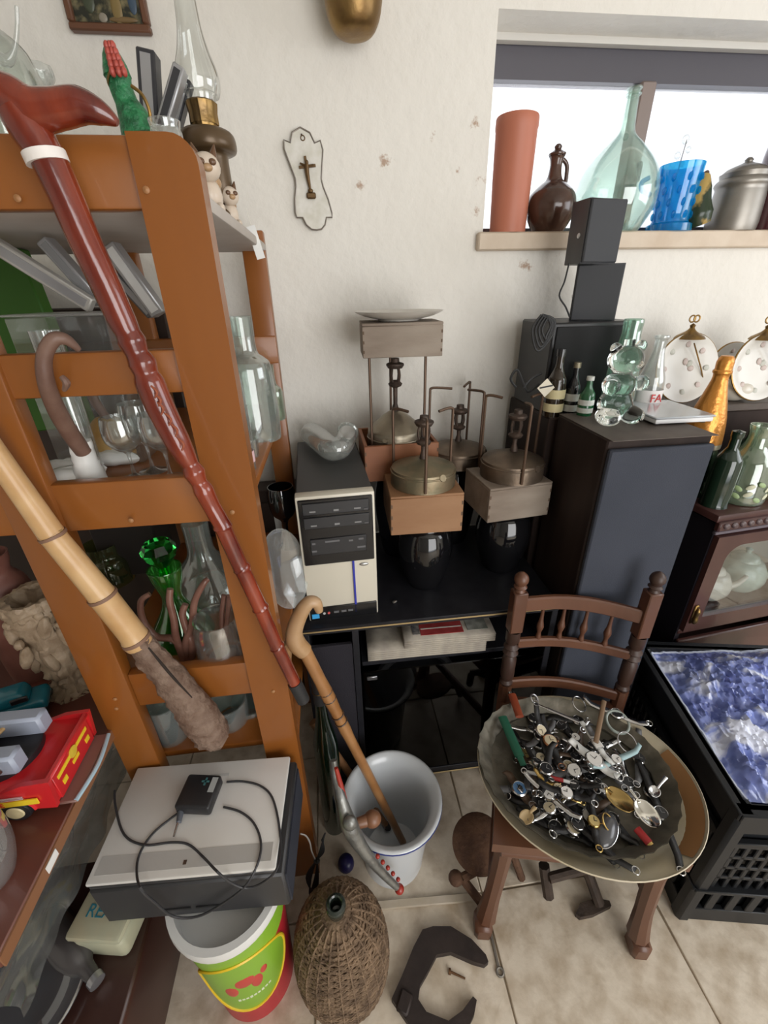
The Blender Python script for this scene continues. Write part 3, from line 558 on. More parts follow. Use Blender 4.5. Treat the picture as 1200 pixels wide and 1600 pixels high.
vessel('dark_goblet', 'dark smoked glass goblet in front of the white card', 'glass', Vector((-.17, 1.18, Z_LOW)), [(845, 14), (838, 5), (815, 5), (800, 18), (775, 22), (760, 20)], thin_glass('smoked_goblet', (.2, .22, .26), gloss=.3, edge=.8, haze=.1, hazecol=(.05, .06, .08)))
# dark furniture standing behind the bookshelf
DK = mat('dark_walnut', (.022, .012, .008), .5, col2=(.04, .022, .015), scale=6, stretch=(1, 1, .15))
t = thing('wardrobe', 'dark walnut wardrobe seen through the bookshelf on the left', 'wardrobe', (-.92, 1.3, 0))
MB().box((0, .045, .74), (1.0, .085, 1.48), bev=.004).obj('body', DK, t)
for s in (-1, 1): MB().box((s*.245, -.004, .72), (.46, .01, 1.36), bev=.003).obj('door', DK, t)
t = thing('low_chest', 'low dark walnut chest between the bookshelf and the computer', 'chest', (-.27, 1.3, 0))
MB().box((0, .045, .47), (.27, .085, .94), bev=.004).obj('body', DK, t)
MB().box((0, -.003, .5), (.24, .008, .8), bev=.003).obj('door', DK, t)
# ================================================================ desktop computer
a = az(484, 972, CZ); b = az(591, 957, CZ); rz = math.atan2(b.y-a.y, b.x-a.x); PWD = (b-a).length; PH = .365; PD = .40
CREAM = mat('cream_plastic', (.62, .58, .48), .35); pc = thing('desktop_computer', 'black and cream desktop computer tower with two optical drives', 'computer', a.lerp(b, .5), rz-.02)
MB().box((0, .03+PD/2, PH/2), (PWD-.004, PD, PH-.004), bev=.003).obj('case', mat('dark_grey_case', (.035, .034, .034), .5), pc)
MB().box((0, .016, PH/2), (PWD, .032, PH), bev=.004, seg=2).obj('front_bezel', CREAM, pc)
bl = MB().box((0, -.002, PH*.735), (PWD-.012, .006, PH*.49), bev=.002).obj('black_bay_panel', mat('gloss_black', (.008, .008, .009), .2), pc)
DR = mat('drive_black', (.02, .02, .022), .4); WH = mat('white_print', (.22, .22, .22), .6)
for i, z in enumerate((.335, .298)):
    d = MB().box((0, -.0062, z), (PWD-.03, .004, .030), bev=.0015).obj('optical_drive', DR, pc)
    MB().box((-.055, -.0088, z-.006), (.014, .001, .0035)).obj('drive_mark', WH, d)
    MB().box((.0, -.0088, z-.006), (.012, .001, .005)).obj('drive_logo', WH, d)
    MB().box((.05, -.0088, z-.006), (.016, .001, .0035)).obj('drive_mark', WH, d)
    MB().box((.07, -.0088, z-.01), (.010, .002, .004), bev=.0005).obj('eject_button', mat('grey_button', (.08, .08, .085), .4), d)
cr = MB().box((0, -.0062, .232), (PWD-.05, .004, .045), bev=.0015).obj('card_reader', DR, pc)
for x, z, w_ in ((-.06, .243, .008), (-.015, .246, .035), (.03, .243, .01), (.055, .245, .012), (-.06, .222, .012), (.055, .222, .02)): MB().box((x, -.0088, z), (w_, .001, .005)).obj('card_slot', mat('slot_grey', (.12, .12, .125), .5), cr)
MB().box((0, -.0015, .024), (PWD-.008, .006, .04), bev=.0015).obj('port_strip', MATS['gloss_black'], pc)
MB().box((-.075, -.006, .02), (.019, .002, .014)).obj('blue_sticker', mat('sticker_blue', (.05, .35, .7), .4), pc)
for i, (x, c) in enumerate(((-.052, (.5, .5, .5)), (-.04, (.6, .1, .1)))): MB().lathe([(.0005, 0), (.0035, 0), (.0035, .002), (.0005, .002)], 12, rot=(PI/2, 0, 0), c=(x, -.0045, .026)).obj('audio_jack', mat('jack%d' % i, c, .4), pc)
for x in (-.02, .0, .018): MB().box((x, -.0055, .027), (.013, .002, .006)).obj('usb_port', MATS['slot_grey'], pc)
MB().box((.033, -.0015, .118), (.005, .006, .2)).obj('blue_stripe', mat('deep_blue', (.02, .03, .35), .3), pc)
MB().ball((.06, -.001, .165), (.012, .003, .005)).obj('badge', mat('silver_badge', (.45, .45, .44), .3, .8), pc)
# clear glass bottle lying on the computer
top = Vector(pc.location)+Vector((0, 0, PH))
p = az(500, 712, CZ+PH)+Vector((0, 0, .037)); q = az(542, 700, CZ+PH)+Vector((.0, -.005, .05))
THG = thin_glass('thick_dusty_glass', (.86, .9, .88), gloss=.28, edge=.9, haze=.16)
m = MB(); A = az(482, 690, CZ+PH)+Vector((0, 0, .036)); Bv = az(528, 726, CZ+PH)+Vector((0, 0, .034)); Cv = az(545, 700, CZ+PH)+Vector((0, 0, .05))
m.tube([A, A.lerp(Bv, .15), A.lerp(Bv, .5), A.lerp(Bv, .85), Bv.lerp(Cv, .35)+Vector((.004, -.004, 0)), Cv], [.012, .034, .035, .033, .03, .026], seg=22, smooth=5, caps=False)
gb = m.obj('bent_neck_bottle', THG, origin=top, label='clear glass bottle with bent wide mouth lying on the computer', cat='bottle')
d_ = (Cv-Bv).normalized(); eu = d_.to_track_quat('Z', 'Y').to_euler(); MB().torus((0, 0, 0), .026, .006, seg=28).obj('lip', THG, gb, loc=Cv-top, rot=eu)
# ================================================================ black glossy vases
VASE = mat('glossy_black_glaze', (.006, .006, .007), .06, coat=.5)
def vase(p, h, r, label):
    m = MB(); m.lathe(hollow(smooth_prof([(r*.62, 0), (r*.72, h*.08), (r*.95, h*.42), (r, h*.65), (r*.88, h*.86), (r*.72, h*.95), (r*.74, h)], 4), .005), 36)
    return m.obj('vase', VASE, loc=p, label=label, cat='vase', group='glossy black vases under the camping stoves')
B1Z, B2Z, B3Z = .93, .932, 1.02
vase((.236, 1.045, CZ), B1Z-CZ, .078, 'glossy black vase under the orange wooden box of the front left stove')
vase((.488, 1.095, CZ), B2Z-CZ, .082, 'glossy black vase under the weathered grey wooden box')
# ================================================================ wooden boxes and paraffin stoves
OWOOD = mat('orange_box_wood', (.24, .115, .05), .65, col2=(.33, .18, .09), scale=9, stretch=(.3, 1, 1), bump=.1, bscale=50)
GWOOD = mat('grey_box_wood', (.20, .155, .12), .8, col2=(.31, .26, .21), scale=12, stretch=(.3, 1, 1), bump=.2, bscale=60)
RWOOD = mat('red_box_wood', (.22, .075, .03), .55, col2=(.3, .12, .05), scale=9, stretch=(.3, 1, 1), bump=.1)
def crate_box(label, p, rz, w_, d_, h, mt, open_top=False, t_=.01):
    t = thing('wooden_box', label, 'box', p, rz)
    MB().box((0, -d_/2+t_/2, h/2), (w_, t_, h), bev=.0015).obj('board', mt, t); MB().box((0, d_/2-t_/2, h/2), (w_, t_, h), bev=.0015).obj('board', mt, t)
    for s in (-1, 1): MB().box((s*(w_/2-t_/2), 0, h/2), (t_, d_-2*t_-.0006, h), bev=.0015).obj('board', mt, t)
    MB().box((0, 0, t_/2+.0005), (w_-2*t_-.001, d_-2*t_-.001, t_)).obj('bottom_board', mt, t)
    if not open_top: MB().box((0, 0, h+t_*.35), (w_, d_, t_*.7), bev=.0015).obj('lid_board', mt, t)
    JT = mat('joint_dark', (.11, .07, .045), .8)
    for s in (-1, 1):
        for i in range(3): MB().box((s*(w_/2-.003), -d_/2-.0002, h*(.2+.3*i)), (.004, .0008, h*.10)).obj('finger_joint', JT, t)
    return t
TANK1 = mat('verdigris_brass', (.19, .17, .11), .45, .75, col2=(.28, .22, .14), scale=22, bump=.1); TANK2 = mat('tarnished_brass', (.13, .10, .075), .45, .8, col2=(.2, .15, .11), scale=20, bump=.1)
TANK3 = mat('pale_tin', (.33, .29, .22), .36, .8, col2=(.24, .2, .15), scale=16, bump=.08); LEGM = mat('brown_rod', (.12, .075, .05), .5, .6); BURN = mat('burner_iron', (.055, .04, .032), .6, .5, col2=(.09, .06, .045), scale=40, bump=.2)
def stove(label, p, R, hb, legh, tank, rz=0, legs=True, straight=False, bz=0, inward=.5):
    t = thing('paraffin_stove', label, 'stove', p, rz)
    MB().lathe(smooth_prof([(.0005, 0), (R*.9, 0), (R, .005), (R*.985, hb*.62), (R*.9, hb*.72), (R*.5, hb*.9), (R*.2, hb), (.0005, hb)], 3), 36).obj('tank', tank, t)
    MB().torus((0, 0, hb*.56), R*.995, .0025).obj('tank_seam', tank, t)
    MB().cyl((R*.5, -R*.62, hb*.5), (R*.62, -R*.8, hb*.62), .009, seg=12).obj('filler_cap', tank, t)
    bh = legh*.70
    b = MB().lathe([(.0005, hb-.004), (.011, hb-.004), (.009, hb+.01), (.006, hb+.02), (.0065, hb+.035+bz), (.017, hb+.04+bz), (.02, hb+.046+bz), (.016, hb+.05+bz), (.011, hb+.055+bz), (.0005, hb+.056+bz)], 20).obj('burner', BURN, t)
    zz = hb+.05+bz
    for i in range(4):
        a = i*PI/2+.4; MB().tube([(.012*math.cos(a), .012*math.sin(a), zz), (.016*math.cos(a), .016*math.sin(a), zz+.02), (.012*math.cos(a), .012*math.sin(a), zz+.042)], .003, seg=6, smooth=3).obj('burner_arm', BURN, b)
    MB().lathe([(.0005, zz+.038), (.02, zz+.038), (.025, zz+.046), (.024, zz+.05), (.012, zz+.054), (.011, zz+.064), (.0005, zz+.065)], 20).obj('burner_cap', BURN, b)
    if legs:
        for i in range(3):
            a = -PI/2+.12+i*2*PI/3; c_, s_ = math.cos(a), math.sin(a); rr = R+.004
            P = [(c_*rr, s_*rr, hb*.1), (c_*rr, s_*rr, legh*.6), (c_*rr, s_*rr, legh-.012)]
            if not straight: P += [(c_*rr*.97, s_*rr*.97, legh-.002), (c_*rr*.8, s_*rr*.8, legh), (c_*rr*inward, s_*rr*inward, legh-.004)]
            MB().tube(P, .0038, seg=8, smooth=3).obj('leg', LEGM, t)
    return t
# front left: orange box + verdigris stove
bx = crate_box('orange brown wooden box on a black vase, under the green tinged stove', (.224, 1.065, B1Z), -.02, .19, .19, .105, OWOOD)
p1 = az(651, 752, B1Z+.112); stove('green tinged paraffin stove on the orange brown wooden box', (.226, 1.052, B1Z+.112), .086, .068, .19, TANK1, rz=-.25)
# front right: grey box + tarnished stove
bx = crate_box('weathered grey wooden box on a black vase, beside the tower loudspeaker', (.478, 1.085, B2Z), .0, .185, .16, .095, GWOOD); bx.rotation_euler = (0, 0, .12)
stove('tarnished brown paraffin stove on the weathered grey box', (.487, 1.085, B2Z+.102), .086, .07, .215, TANK2, rz=-.2)
# back left: open red box, pale stove, box on top and plate
vase((.185, 1.23, CZ), B3Z-CZ, .075, 'glossy black vase at the wall under the open red wooden box')
crate_box('open reddish wooden box holding the pale dented stove', (.18, 1.225, B3Z), .02, .21, .19, .105, RWOOD, open_top=True)
st = stove('pale dented paraffin stove in the open red box, carrying a wooden box', (.178, 1.225, B3Z+.0115), .083, .165, .332, TANK3, rz=-1.15, straight=True, bz=.03)
zt3 = B3Z+.0115+.332-.012
crate_box('grey brown wooden box on top of the tall stove, under a white plate', (.19, 1.225, zt3), -.03, .205, .15, .075, GWOOD)
p = (.188, 1.22, zt3+.0825); m = MB(); m.lathe(smooth_prof([(.0005, 0), (.05, 0), (.055, .004), (.09, .012), (.113, .022), (.114, .024), (.088, .0155), (.052, .008), (.0005, .006)], 2), 40)
m.obj('plate', mat('off_white_glaze', (.6, .57, .52), .3), loc=p, label='off white shallow plate on the topmost wooden box', cat='plate')
# back middle stove on its own vase
vase((.385, 1.28, CZ), 1.01-CZ, .072, 'glossy black vase at the wall under the rear brown stove')
stove('dark brown paraffin stove with open legs at the wall', (.385, 1.275, 1.0105), .09, .068, .235, TANK2, rz=.35, inward=.3)
# diamond paper label hung on the right stove leg
p = ay(853, 606, 1.10); t = thing('paper_label', 'diamond shaped cream paper label on the tarnished stove leg', 'tag', p)
MB().box((0, 0, 0), (.034, .0012, .034), rot=(0, PI/4, .0)).obj('card', mat('cream_card', (.68, .62, .5), .7), t); MB().box((0, -.001, .003), (.036, .001, .004), rot=(0, -.15, 0)).obj('black_band', RUBBER, t)
# tiny scrap of foil on the cabinet top
MB().ball((0, 0, .004), (.007, .006, .004), u=8, v=6).noise(.003, 200).obj('foil_scrap', STEEL, loc=az(617, 942, CZ), label='tiny crumpled foil scrap on the black cabinet top', cat='scrap')
# ================================================================ on the tower loudspeakers
sub = thing('subwoofer', 'black box loudspeaker at the wall carrying two small satellites', 'speaker', (.705, 1.16, TZ2))
SH_ = ay(905, 503, 1.17).z-TZ2
MB().box((0, .1, SH_/2), (.235, .2, SH_), bev=.004).obj('body', BLACK_PLASTIC, sub); MB().box((0, -.002, SH_/2), (.215, .006, SH_-.02), bev=.002).obj('grille', mat('black_grille', (.01, .01, .011), .85), sub)
zs = TZ2+SH_
def sat(label, px, y0, y1, wpx, Y, z0, rz, tilt=0):
    p = on_line(px, Y, z0); h = (zrow(p, y1)-zrow(p, y0)); s = thing('satellite_speaker', label, 'speaker', p, rz); w_ = wpx*pxm(p)
    m = MB(); m.prism([(-w_*.5, 0), (w_*.5, 0), (w_*.42, w_*.62), (w_*.2, w_*.85), (-w_*.2, w_*.85), (-w_*.42, w_*.62)], h); m.obj('cabinet', mat('charcoal_plastic', (.035, .035, .038), .45), s)
    MB().box((0, -.003, h/2), (w_*.98, .008, h*.98), bev=.003).obj('grille', mat('charcoal_cloth', (.045, .047, .052), .8), s)
    MB().ball((-w_*.47, w_*.22, h*.45), (.003, .006, .006)).obj('badge', STEEL, s); return s, h
s1, h1 = sat('lower black satellite speaker standing on the black box', 924, 500, 410, 66, 1.19, zs, -.35)
s2, h2 = sat('upper black satellite speaker turned to the right, in front of the sill', 934, 410, 308, 68, 1.19, zs+h1+.0005, .22)
# speaker cable with coil
p = ay(850, 512, 1.14); t = thing('speaker_cable', 'thin black cable coiled beside the black box loudspeaker', 'cable', p)
m = MB(); ptube(m, [(889, 412, 1.15), (882, 440, 1.14), (874, 462, 1.13), (884, 480, 1.13), (890, 495, 1.14)], 1.3, smooth=5, seg=6); m.obj('strand', RUBBER, t, origin=p)
m = MB()
for k in range(4): ptube(m, [(846+k*3, 492+k*2, 1.14-.003*k), (832+k*5, 515, 1.135-.003*k), (840+k*4, 548-k*6, 1.13-.003*k), (862-k*3, 525, 1.13-.003*k), (866-k*2, 500+k*3, 1.135-.003*k), (847+k*3, 492+k*2, 1.14-.003*k)], 1.9, smooth=5, seg=6)
m.obj('coil', RUBBER, t, origin=p)
m = MB(); ptube(m, [(842, 600, 1.15), (825, 612, 1.14), (818, 600, 1.14), (808, 578, 1.14), (798, 592, 1.14), (806, 605, 1.14)], 2.0, smooth=5, seg=6); ptube(m, [(846, 583, 1.15), (830, 592, 1.14), (818, 606, 1.14)], 2, smooth=4, seg=6); m.obj('plug_lead', RUBBER, t, origin=p)
def mini(label, p, hpx0, hpx1, hw, body, capm, labm=None, cap_h=.08):
    t = thing('mini_bottle', label, 'bottle', p); h = zrow(p, hpx1)-p[2]; r = hw*pxm(p)
    MB().lathe(smooth_prof([(.0005, 0), (r, 0), (r, h*.5), (r*.85, h*.6), (r*.42, h*.75), (r*.4, h*.9), (.0005, h*.91)], 2), 18).obj('body', body, t)
    MB().lathe([(.0005, h*.9), (r*.5, h*.9), (r*.5, h), (.0005, h)], 14).obj('cap', capm, t)
    if labm: MB().lathe([(r*1.06, h*.08), (r*1.06, h*.42)], 18).obj('paper_label', labm, t)
DGL = mat('dark_bottle_glass', (.01, .01, .012), .1, coat=.4); LW = mat('bottle_label_white', (.62, .62, .58), .6)
mini('small dark bottle with yellow collar label behind the diamond card', on_line(862, 1.127, TZ2), 634, 545, 14, mat('brown_bottle_glass', (.02, .012, .006), .1, coat=.4), DGL, mat('cream_bottle_label', (.6, .52, .3), .6))
mini('slim black miniature bottle with white label beside the diamond card', on_line(889, 1.13, TZ2), 636, 566, 10.5, DGL, mat('dull_gold_cap', (.3, .26, .18), .4, .5), LW)
mini('green miniature bottle with white cap and white label', az(912, 648, TZ), 648, 588, 11, mat('green_bottle_glass', (.01, .09, .03), .1, coat=.4), LW, LW)
# glass bear bottle (solid looking clear glass)
BEAR = solid_glass('bear_glass', (.95, 1, .985), .03, 1.3)
p = az(957, 660, TZ); t = thing('bear_bottle', 'clear glass bottle shaped like a sitting bear', 'bottle', p, .12); k = pxm(p)*1.0
def bb(x, y, r, dy=0): return ((x-957)*k, dy*k, (660-y)*k*1.06), r*k
m = MB()
for (x, y, rx, ry, rz_2, dy) in ((957, 634, 27, 22, 22, 4), (957, 606, 26, 21, 19, 4), (959, 570, 27, 22, 20, 4), (937, 650, 16, 22, 14, -10), (979, 650, 16, 22, 14, -10), (932, 606, 11, 12, 12, -10), (984, 603, 11, 12, 12, -10), (938, 554, 10, 7, 9, 4), (981, 552, 10, 7, 9, 4), (960, 576, 12, 10, 9, -17)):
    m.ball(((x-957)*k, dy*k, (663-y)*k), (rx*k, ry*k, rz_2*k), u=20, v=14)
o = m.obj('body', BEAR, t); md = o.modifiers.new('fuse', 'REMESH'); md.mode = 'VOXEL'; md.voxel_size = .0035; md.use_smooth_shade = True; md = o.modifiers.new('soften', 'SMOOTH'); md.iterations = 10; md.factor = .6
MB().lathe([(.0005, 0), (.012, 0), (.012, .014), (.0005, .015)], 16).obj('mouth_cap', BEAR, t, loc=(.002, .004, 112*k))
# bottle necks, soda bottle
vessel('glass_bottle', 'pale green bottle with embossed neck behind the glass bear', 'bottle', az(968, 648, TZ)+Vector((.01, .04, 0)), [(640, 20), (630, 24), (570, 22), (545, 17), (520, 14), (503, 15), (498, 14)], thin_glass('sea_green_glass', (.8, .93, .87), gloss=.25, haze=.12, hazecol=(.4, .6, .5)))
p = az(1014, 640, TZ)+Vector((0, .02, 0)); t = thing('soda_bottle', 'clear soda bottle with white label and red letters beside the scale', 'bottle', p)
vessel('body', None, None, p, [(632, 17), (626, 19), (595, 19), (575, 14), (550, 9), (532, 9), (528, 11), (524, 11)], GLASS_HAZY, parent=t)
r_ = 19.6*pxm(p); h_ = zrow(p, 594)-zrow(p, 618); MB().lathe([(r_, .012), (r_, .012+h_)], 24).obj('paper_label', mat('soda_label', (.75, .72, .7), .5), t)
def text_mesh(txt, size, mt, parent, loc, rot, name='lettering', ext=.0006, label=None):
    c = bpy.data.curves.new(name, 'FONT'); c.body = txt; c.size = size; c.extrude = ext; c.align_x = 'CENTER'; c.align_y = 'CENTER'
    o = bpy.data.objects.new(name, c); dg = None
    COL.objects.link(o); bpy.context.view_layer.update(); me = bpy.data.meshes.new_from_object(o.evaluated_get(bpy.context.evaluated_depsgraph_get())); COL.objects.unlink(o); bpy.data.objects.remove(o)
    me.materials.clear(); me.materials.append(mt); q = bpy.data.objects.new(name, me); COL.objects.link(q)
    if parent: q.parent = parent
    q.location = loc; q.rotation_euler = rot; return q
text_mesh('FA', .03, mat('label_red', (.55, .03, .03), .5), t, (0, -r_-.001, .012+h_*.5), (PI/2, 0, 0))
# kitchen scale
SC = mat('scale_glass', (.46, .49, .52), .2, coat=.5); p = az(1062, 654, TZ); t = thing('kitchen_scale', 'pale grey flat kitchen scale on the tower loudspeaker', 'scale', p+Vector((-.03, .0, 0)), -.02)
MB().box((.0, .03, .010), (.15, .165, .012), bev=.004, seg=2).obj('base', mat('scale_white', (.68, .68, .68), .4), t)
MB().box((.0, .03, .0185), (.155, .17, .005), bev=.002).obj('glass_platform', SC, t)
for x in (-.06, .06):
    for y in (-.035, .095): MB().cyl((x, y, 0), (x, y, .005), .008).obj('foot', RUBBER, t)
# ================================================================ hung on the wall
p = ay(172, 52, WALL_Y-.012); t = thing('framed_picture', 'small dark framed religious style picture hung at the top of the wall', 'picture', p)
PX0 = ay(112, 50, WALL_Y-.012).x-p.x; PX1 = ay(237, 50, WALL_Y-.012).x-p.x; PHH = .24; fw = .014
FRW = mat('brown_frame_wood', (.12, .05, .025), .4)
for (c, d) in ((((PX0+PX1)/2, 0, fw/2), (PX1-PX0, .02, fw)), (((PX0+PX1)/2, 0, PHH-fw/2), (PX1-PX0, .02, fw)), ((PX0+fw/2, 0, PHH/2), (fw, .02, PHH-2*fw)), ((PX1-fw/2, 0, PHH/2), (fw, .02, PHH-2*fw))): MB().box(c, d, bev=.003).obj('frame_side', FRW, t)
MB().box(((PX0+PX1)/2, .004, PHH/2), (PX1-PX0-2*fw, .006, PHH-2*fw)).obj('print', mat('dark_landscape_print', (.02, .022, .015), .3, col2=(.2, .17, .09), scale=55, lo=.45, hi=.7), t)
for (x, z, sx, sz, c) in ((.02, .04, .011, .026, (.2, .14, .05)), (.055, .05, .009, .02, (.05, .08, .12)), (-.035, .05, .012, .02, (.05, .06, .035)), (-.012, .024, .009, .008, (.25, .22, .17)), (.03, .022, .03, .005, (.16, .1, .04))):
    MB().ball(((PX0+PX1)/2+x, .0, z), (sx, .0022, sz), u=12, v=8).obj('painted_figure', mat('paint%.2f' % (c[0]+c[2]), c, .4), t)
# crucifix plaque
p = ay(482, 280, WALL_Y-.008); t = thing('crucifix_plaque', 'mother of pearl plaque with a small bronze crucifix on the wall', 'crucifix', p); k = pxm(p)
out = [(0, -62), (13, -56), (18, -44), (27, -47), (29, -36), (24, -16), (20, 0), (21, 10), (26, 26), (29, 44), (28, 50), (19, 50), (15, 60), (8, 66), (0, 67)]
poly = [(x*k, -y*k) for x, y in out]+[(-x*k, -y*k) for x, y in out[::-1] if x > 0]
def sheared(poly): return [(x-.10*y, y) for x, y in poly]
m = MB(); m.prism(sheared(poly)[::-1], .006, T((0, .004, 0), (PI/2, 0, 0))); m.obj('plaque', mat('mother_of_pearl', (.62, .6, .52), .25, col2=(.75, .73, .68), scale=30, coat=.5), t)
m = MB(); m.tube([(x, -.002, y) for x, y in sheared(poly)], .0022, seg=6, closed=True); m.obj('metal_rim', mat('grey_rim', (.28, .25, .22), .4, .6), t)
BRZ = mat('old_bronze', (.13, .075, .03), .45, .6)
cr = MB().box((0, -.006, .005), (.006, .004, .082), rot=(0, -.1, 0)).box((.0, -.006, .025), (.042, .004, .006), rot=(0, -.1, 0)).obj('cross', BRZ, t)
m = MB(); m.ball((-.001, -.011, .032), (.0045, .0045, .0055)); m.tube([(-.001, -.0105, .028), (-.002, -.011, .012), (.001, -.010, -.012), (.003, -.01, -.026)], [.006, .0055, .004, .002], seg=8, smooth=3)
m.tube([(-.018, -.009, .031), (-.002, -.011, .025), (.015, -.009, .028)], [.002, .003, .002], seg=6, smooth=3); m.obj('corpus', BRZ, t)
MB().box((.004, -.008, -.036), (.024, .008, .014), bev=.003).ball((.003, -.01, -.026), (.007, .004, .005), u=10, v=6).obj('foot_block', BRZ, t)
MB().torus((-.006, -.003, .082), .005, .0012, rot=(PI/2, 0, 0)).obj('hanging_ring', BRZ, t); MB().cyl((-.008, .008, .088), (-.008, -.006, .088), .002).obj('nail', IRON, t)
# brass pot hanging on the wall
p = ay(554, 55, WALL_Y-.075); t = thing('brass_pot', 'hanging hammered brass pot at the top of the wall', 'pot', p); k = pxm(p)
pr = smooth_prof([(.0005, -.004), (26*k, 0), (38*k, 14*k), (44*k, 36*k), (46*k, 62*k), (45*k, 85*k), (40*k, 88*k)], 4)
MB().lathe(pr, 36).obj('bowl', mat('hammered_brass', (.30, .19, .07), .38, .9, col2=(.2, .12, .05), scale=18, bump=.12), t)
MB().torus((0, 0, 72*k), 46*k, .0025).obj('rim_band', BRASS, t)
for s in (-1, 1): MB().ball((s*40*k, -20*k, 68*k), .006).obj('rivet', BRZ, t)
MB().box((0, .055, 70*k), (.03, .05, .012), bev=.003).obj('wall_bracket', BRZ, t)
# ================================================================ on the window sill
def on_sill(px, Y=1.43): return on_line(px, Y, SILL_Z)
TERRA = mat('terracotta_plastic', (.47, .16, .095), .5)
vessel('terracotta_cylinder', 'tall terracotta coloured cylinder at the left end of the sill', 'vase', on_sill(792, 1.425), [(361, 27), (280, 30), (205, 32), (202, 33), (186, 33), (183, 32)], TERRA, k=1)
JUG = mat('brown_jug_glaze', (.05, .022, .014), .16, col2=(.09, .045, .03), scale=14, bump=.1, coat=.3)
p = on_sill(855, 1.425); t = thing('stoppered_jug', 'round brown glazed jug with handle and stopper on the sill', 'jug', p)
vessel('body', None, None, p, [(358, 22), (352, 29), (335, 36), (318, 37), (303, 33), (290, 22), (280, 12), (262, 9), (250, 10), (245, 12)], JUG, parent=t)
vessel('stopper', None, None, p, [(358, 8), (246, 8), (244, 12), (240, 13), (236, 8), (233, 5), (229, 6), (225, 3)], JUG, parent=t, solid=True, k=2)
m = MB(); ptube(m, [(862, 255, 1.425), (874, 247, 1.425), (885, 256, 1.425), (885, 275, 1.425), (882, 292, 1.425)], 3.2, smooth=5); m.obj('handle', JUG, t, origin=p)
p = on_sill(950, 1.44); t = thing('demijohn', 'large pale green glass demijohn in front of the window', 'demijohn', p)
DEMI = thin_glass('aqua_glass', (.92, .98, .95), gloss=.18, edge=.55, haze=.08, hazecol=(.55, .8, .7))
vessel('body', None, None, p, [(357, 40), (350, 48), (328, 57), (300, 60), (272, 55), (250, 44), (228, 28), (212, 15), (200, 11), (170, 9.5), (150, 9), (140, 9)], DEMI, parent=t, seg=36)
m = MB(); hh = zrow(p, 148)-SILL_Z; m.torus((0, 0, hh), 10*pxm(p+Vector((0, 0, hh))), .003); m.torus((0, 0, hh+.012), 10*pxm(p+Vector((0, 0, hh))), .003); m.obj('neck_rings', DEMI, t)
BLU = thin_glass('cobalt_glass', (.25, .75, .97), gloss=.16, edge=.45, haze=.35, hazecol=(.0, .48, .88))
p = on_sill(1042, 1.43); t = thing('glass_mug', 'bright blue dotted glass mug on the sill', 'mug', p)
vessel('body', None, None, p, [(356, 24), (350, 27), (345, 25), (300, 28), (262, 31), (258, 31)], BLU, parent=t, k=2)
h_ = zrow(p, 270)-SILL_Z
for j in range(4):
    for i in range(9):
        a = 2*PI*(i+.5*(j % 2))/9; zz = h_*(.28+.2*j); rr = (25.3+1.5*j)*pxm(p); MB().ball((rr*math.cos(a), rr*math.sin(a), zz), (.004, .009, .010), u=8, v=6).obj('dot', BLU, t)
vessel('foot', None, None, p, [(357, 32), (352, 31), (349, 26)], BLU, parent=t, k=1, solid=True)
m = MB(); ptube(m, [(1014, 278, 1.43), (1003, 285, 1.43), (1003, 297, 1.43), (1016, 305, 1.43)], 3.5, smooth=5); m.obj('handle', BLU, t, origin=p)
p = on_sill(1037, 1.475); t = thing('glass_flower', 'thin clear glass flower stem standing behind the blue mug', 'ornament', p)
zt = zrow(p, 218)-SILL_Z; m = MB(); m.tube([(0, 0, 0), (-.004, 0, zt*.5), (.004, 0, zt)], .0015, seg=6, smooth=4); m.obj('stem', mat('grey_wire', (.35, .35, .36), .4), t)
for (x, z, r) in ((0, 1, .012), (.016, .9, .009), (-.014, .84, .01), (.006, .76, .008)): MB().ball((x, 0, zt*z), (r, r*.6, r), u=10, v=6).obj('blossom', GLASS_HAZY, t)
p = on_sill(1096, 1.42); t = thing('painted_gourd', 'dark green and ochre painted pear shaped ornament leaning on the pewter jar', 'ornament', p)
m = MB(); ptube(m, [(1088, 352, 1.42), (1088, 335, 1.42), (1090, 315, 1.42), (1095, 292, 1.42), (1102, 272, 1.42)], [18, 22, 18, 15, 7], smooth=5, seg=18); m.obj('body', mat('green_ochre_paint', (.015, .03, .012), .25, col2=(.42, .28, .08), scale=14, lo=.48, hi=.56), t, origin=p)
m = MB(); ptube(m, [(1101, 274, 1.42), (1106, 268, 1.42)], [6, 3], smooth=0); m.obj('stem', JUG, t, origin=p)
PEW = mat('dull_pewter', (.33, .31, .28), .42, .75, col2=(.25, .23, .2), scale=12)
p = on_sill(1138, 1.435); t = thing('pewter_jar', 'dull pewter jar with domed lid on the sill', 'jar', p)
vessel('body', None, None, p, [(357, 33), (350, 35), (310, 35), (296, 34), (290, 37), (284, 36), (278, 31)], PEW, parent=t, solid=True, k=2)
vessel('lid', None, None, p, [(357, 20), (279, 32), (274, 33), (264, 26), (257, 12), (253, 5), (250, 6), (246, 3)], PEW, parent=t, solid=True, k=2)
vessel('tall_vase', 'tall dark burgundy vase at the right end of the sill', 'vase', on_sill(1206, 1.425), [(358, 40), (300, 42), (240, 42), (205, 38), (185, 28), (175, 16)], mat('burgundy_gloss', (.06, .008, .015), .12, coat=.4), seg=36)
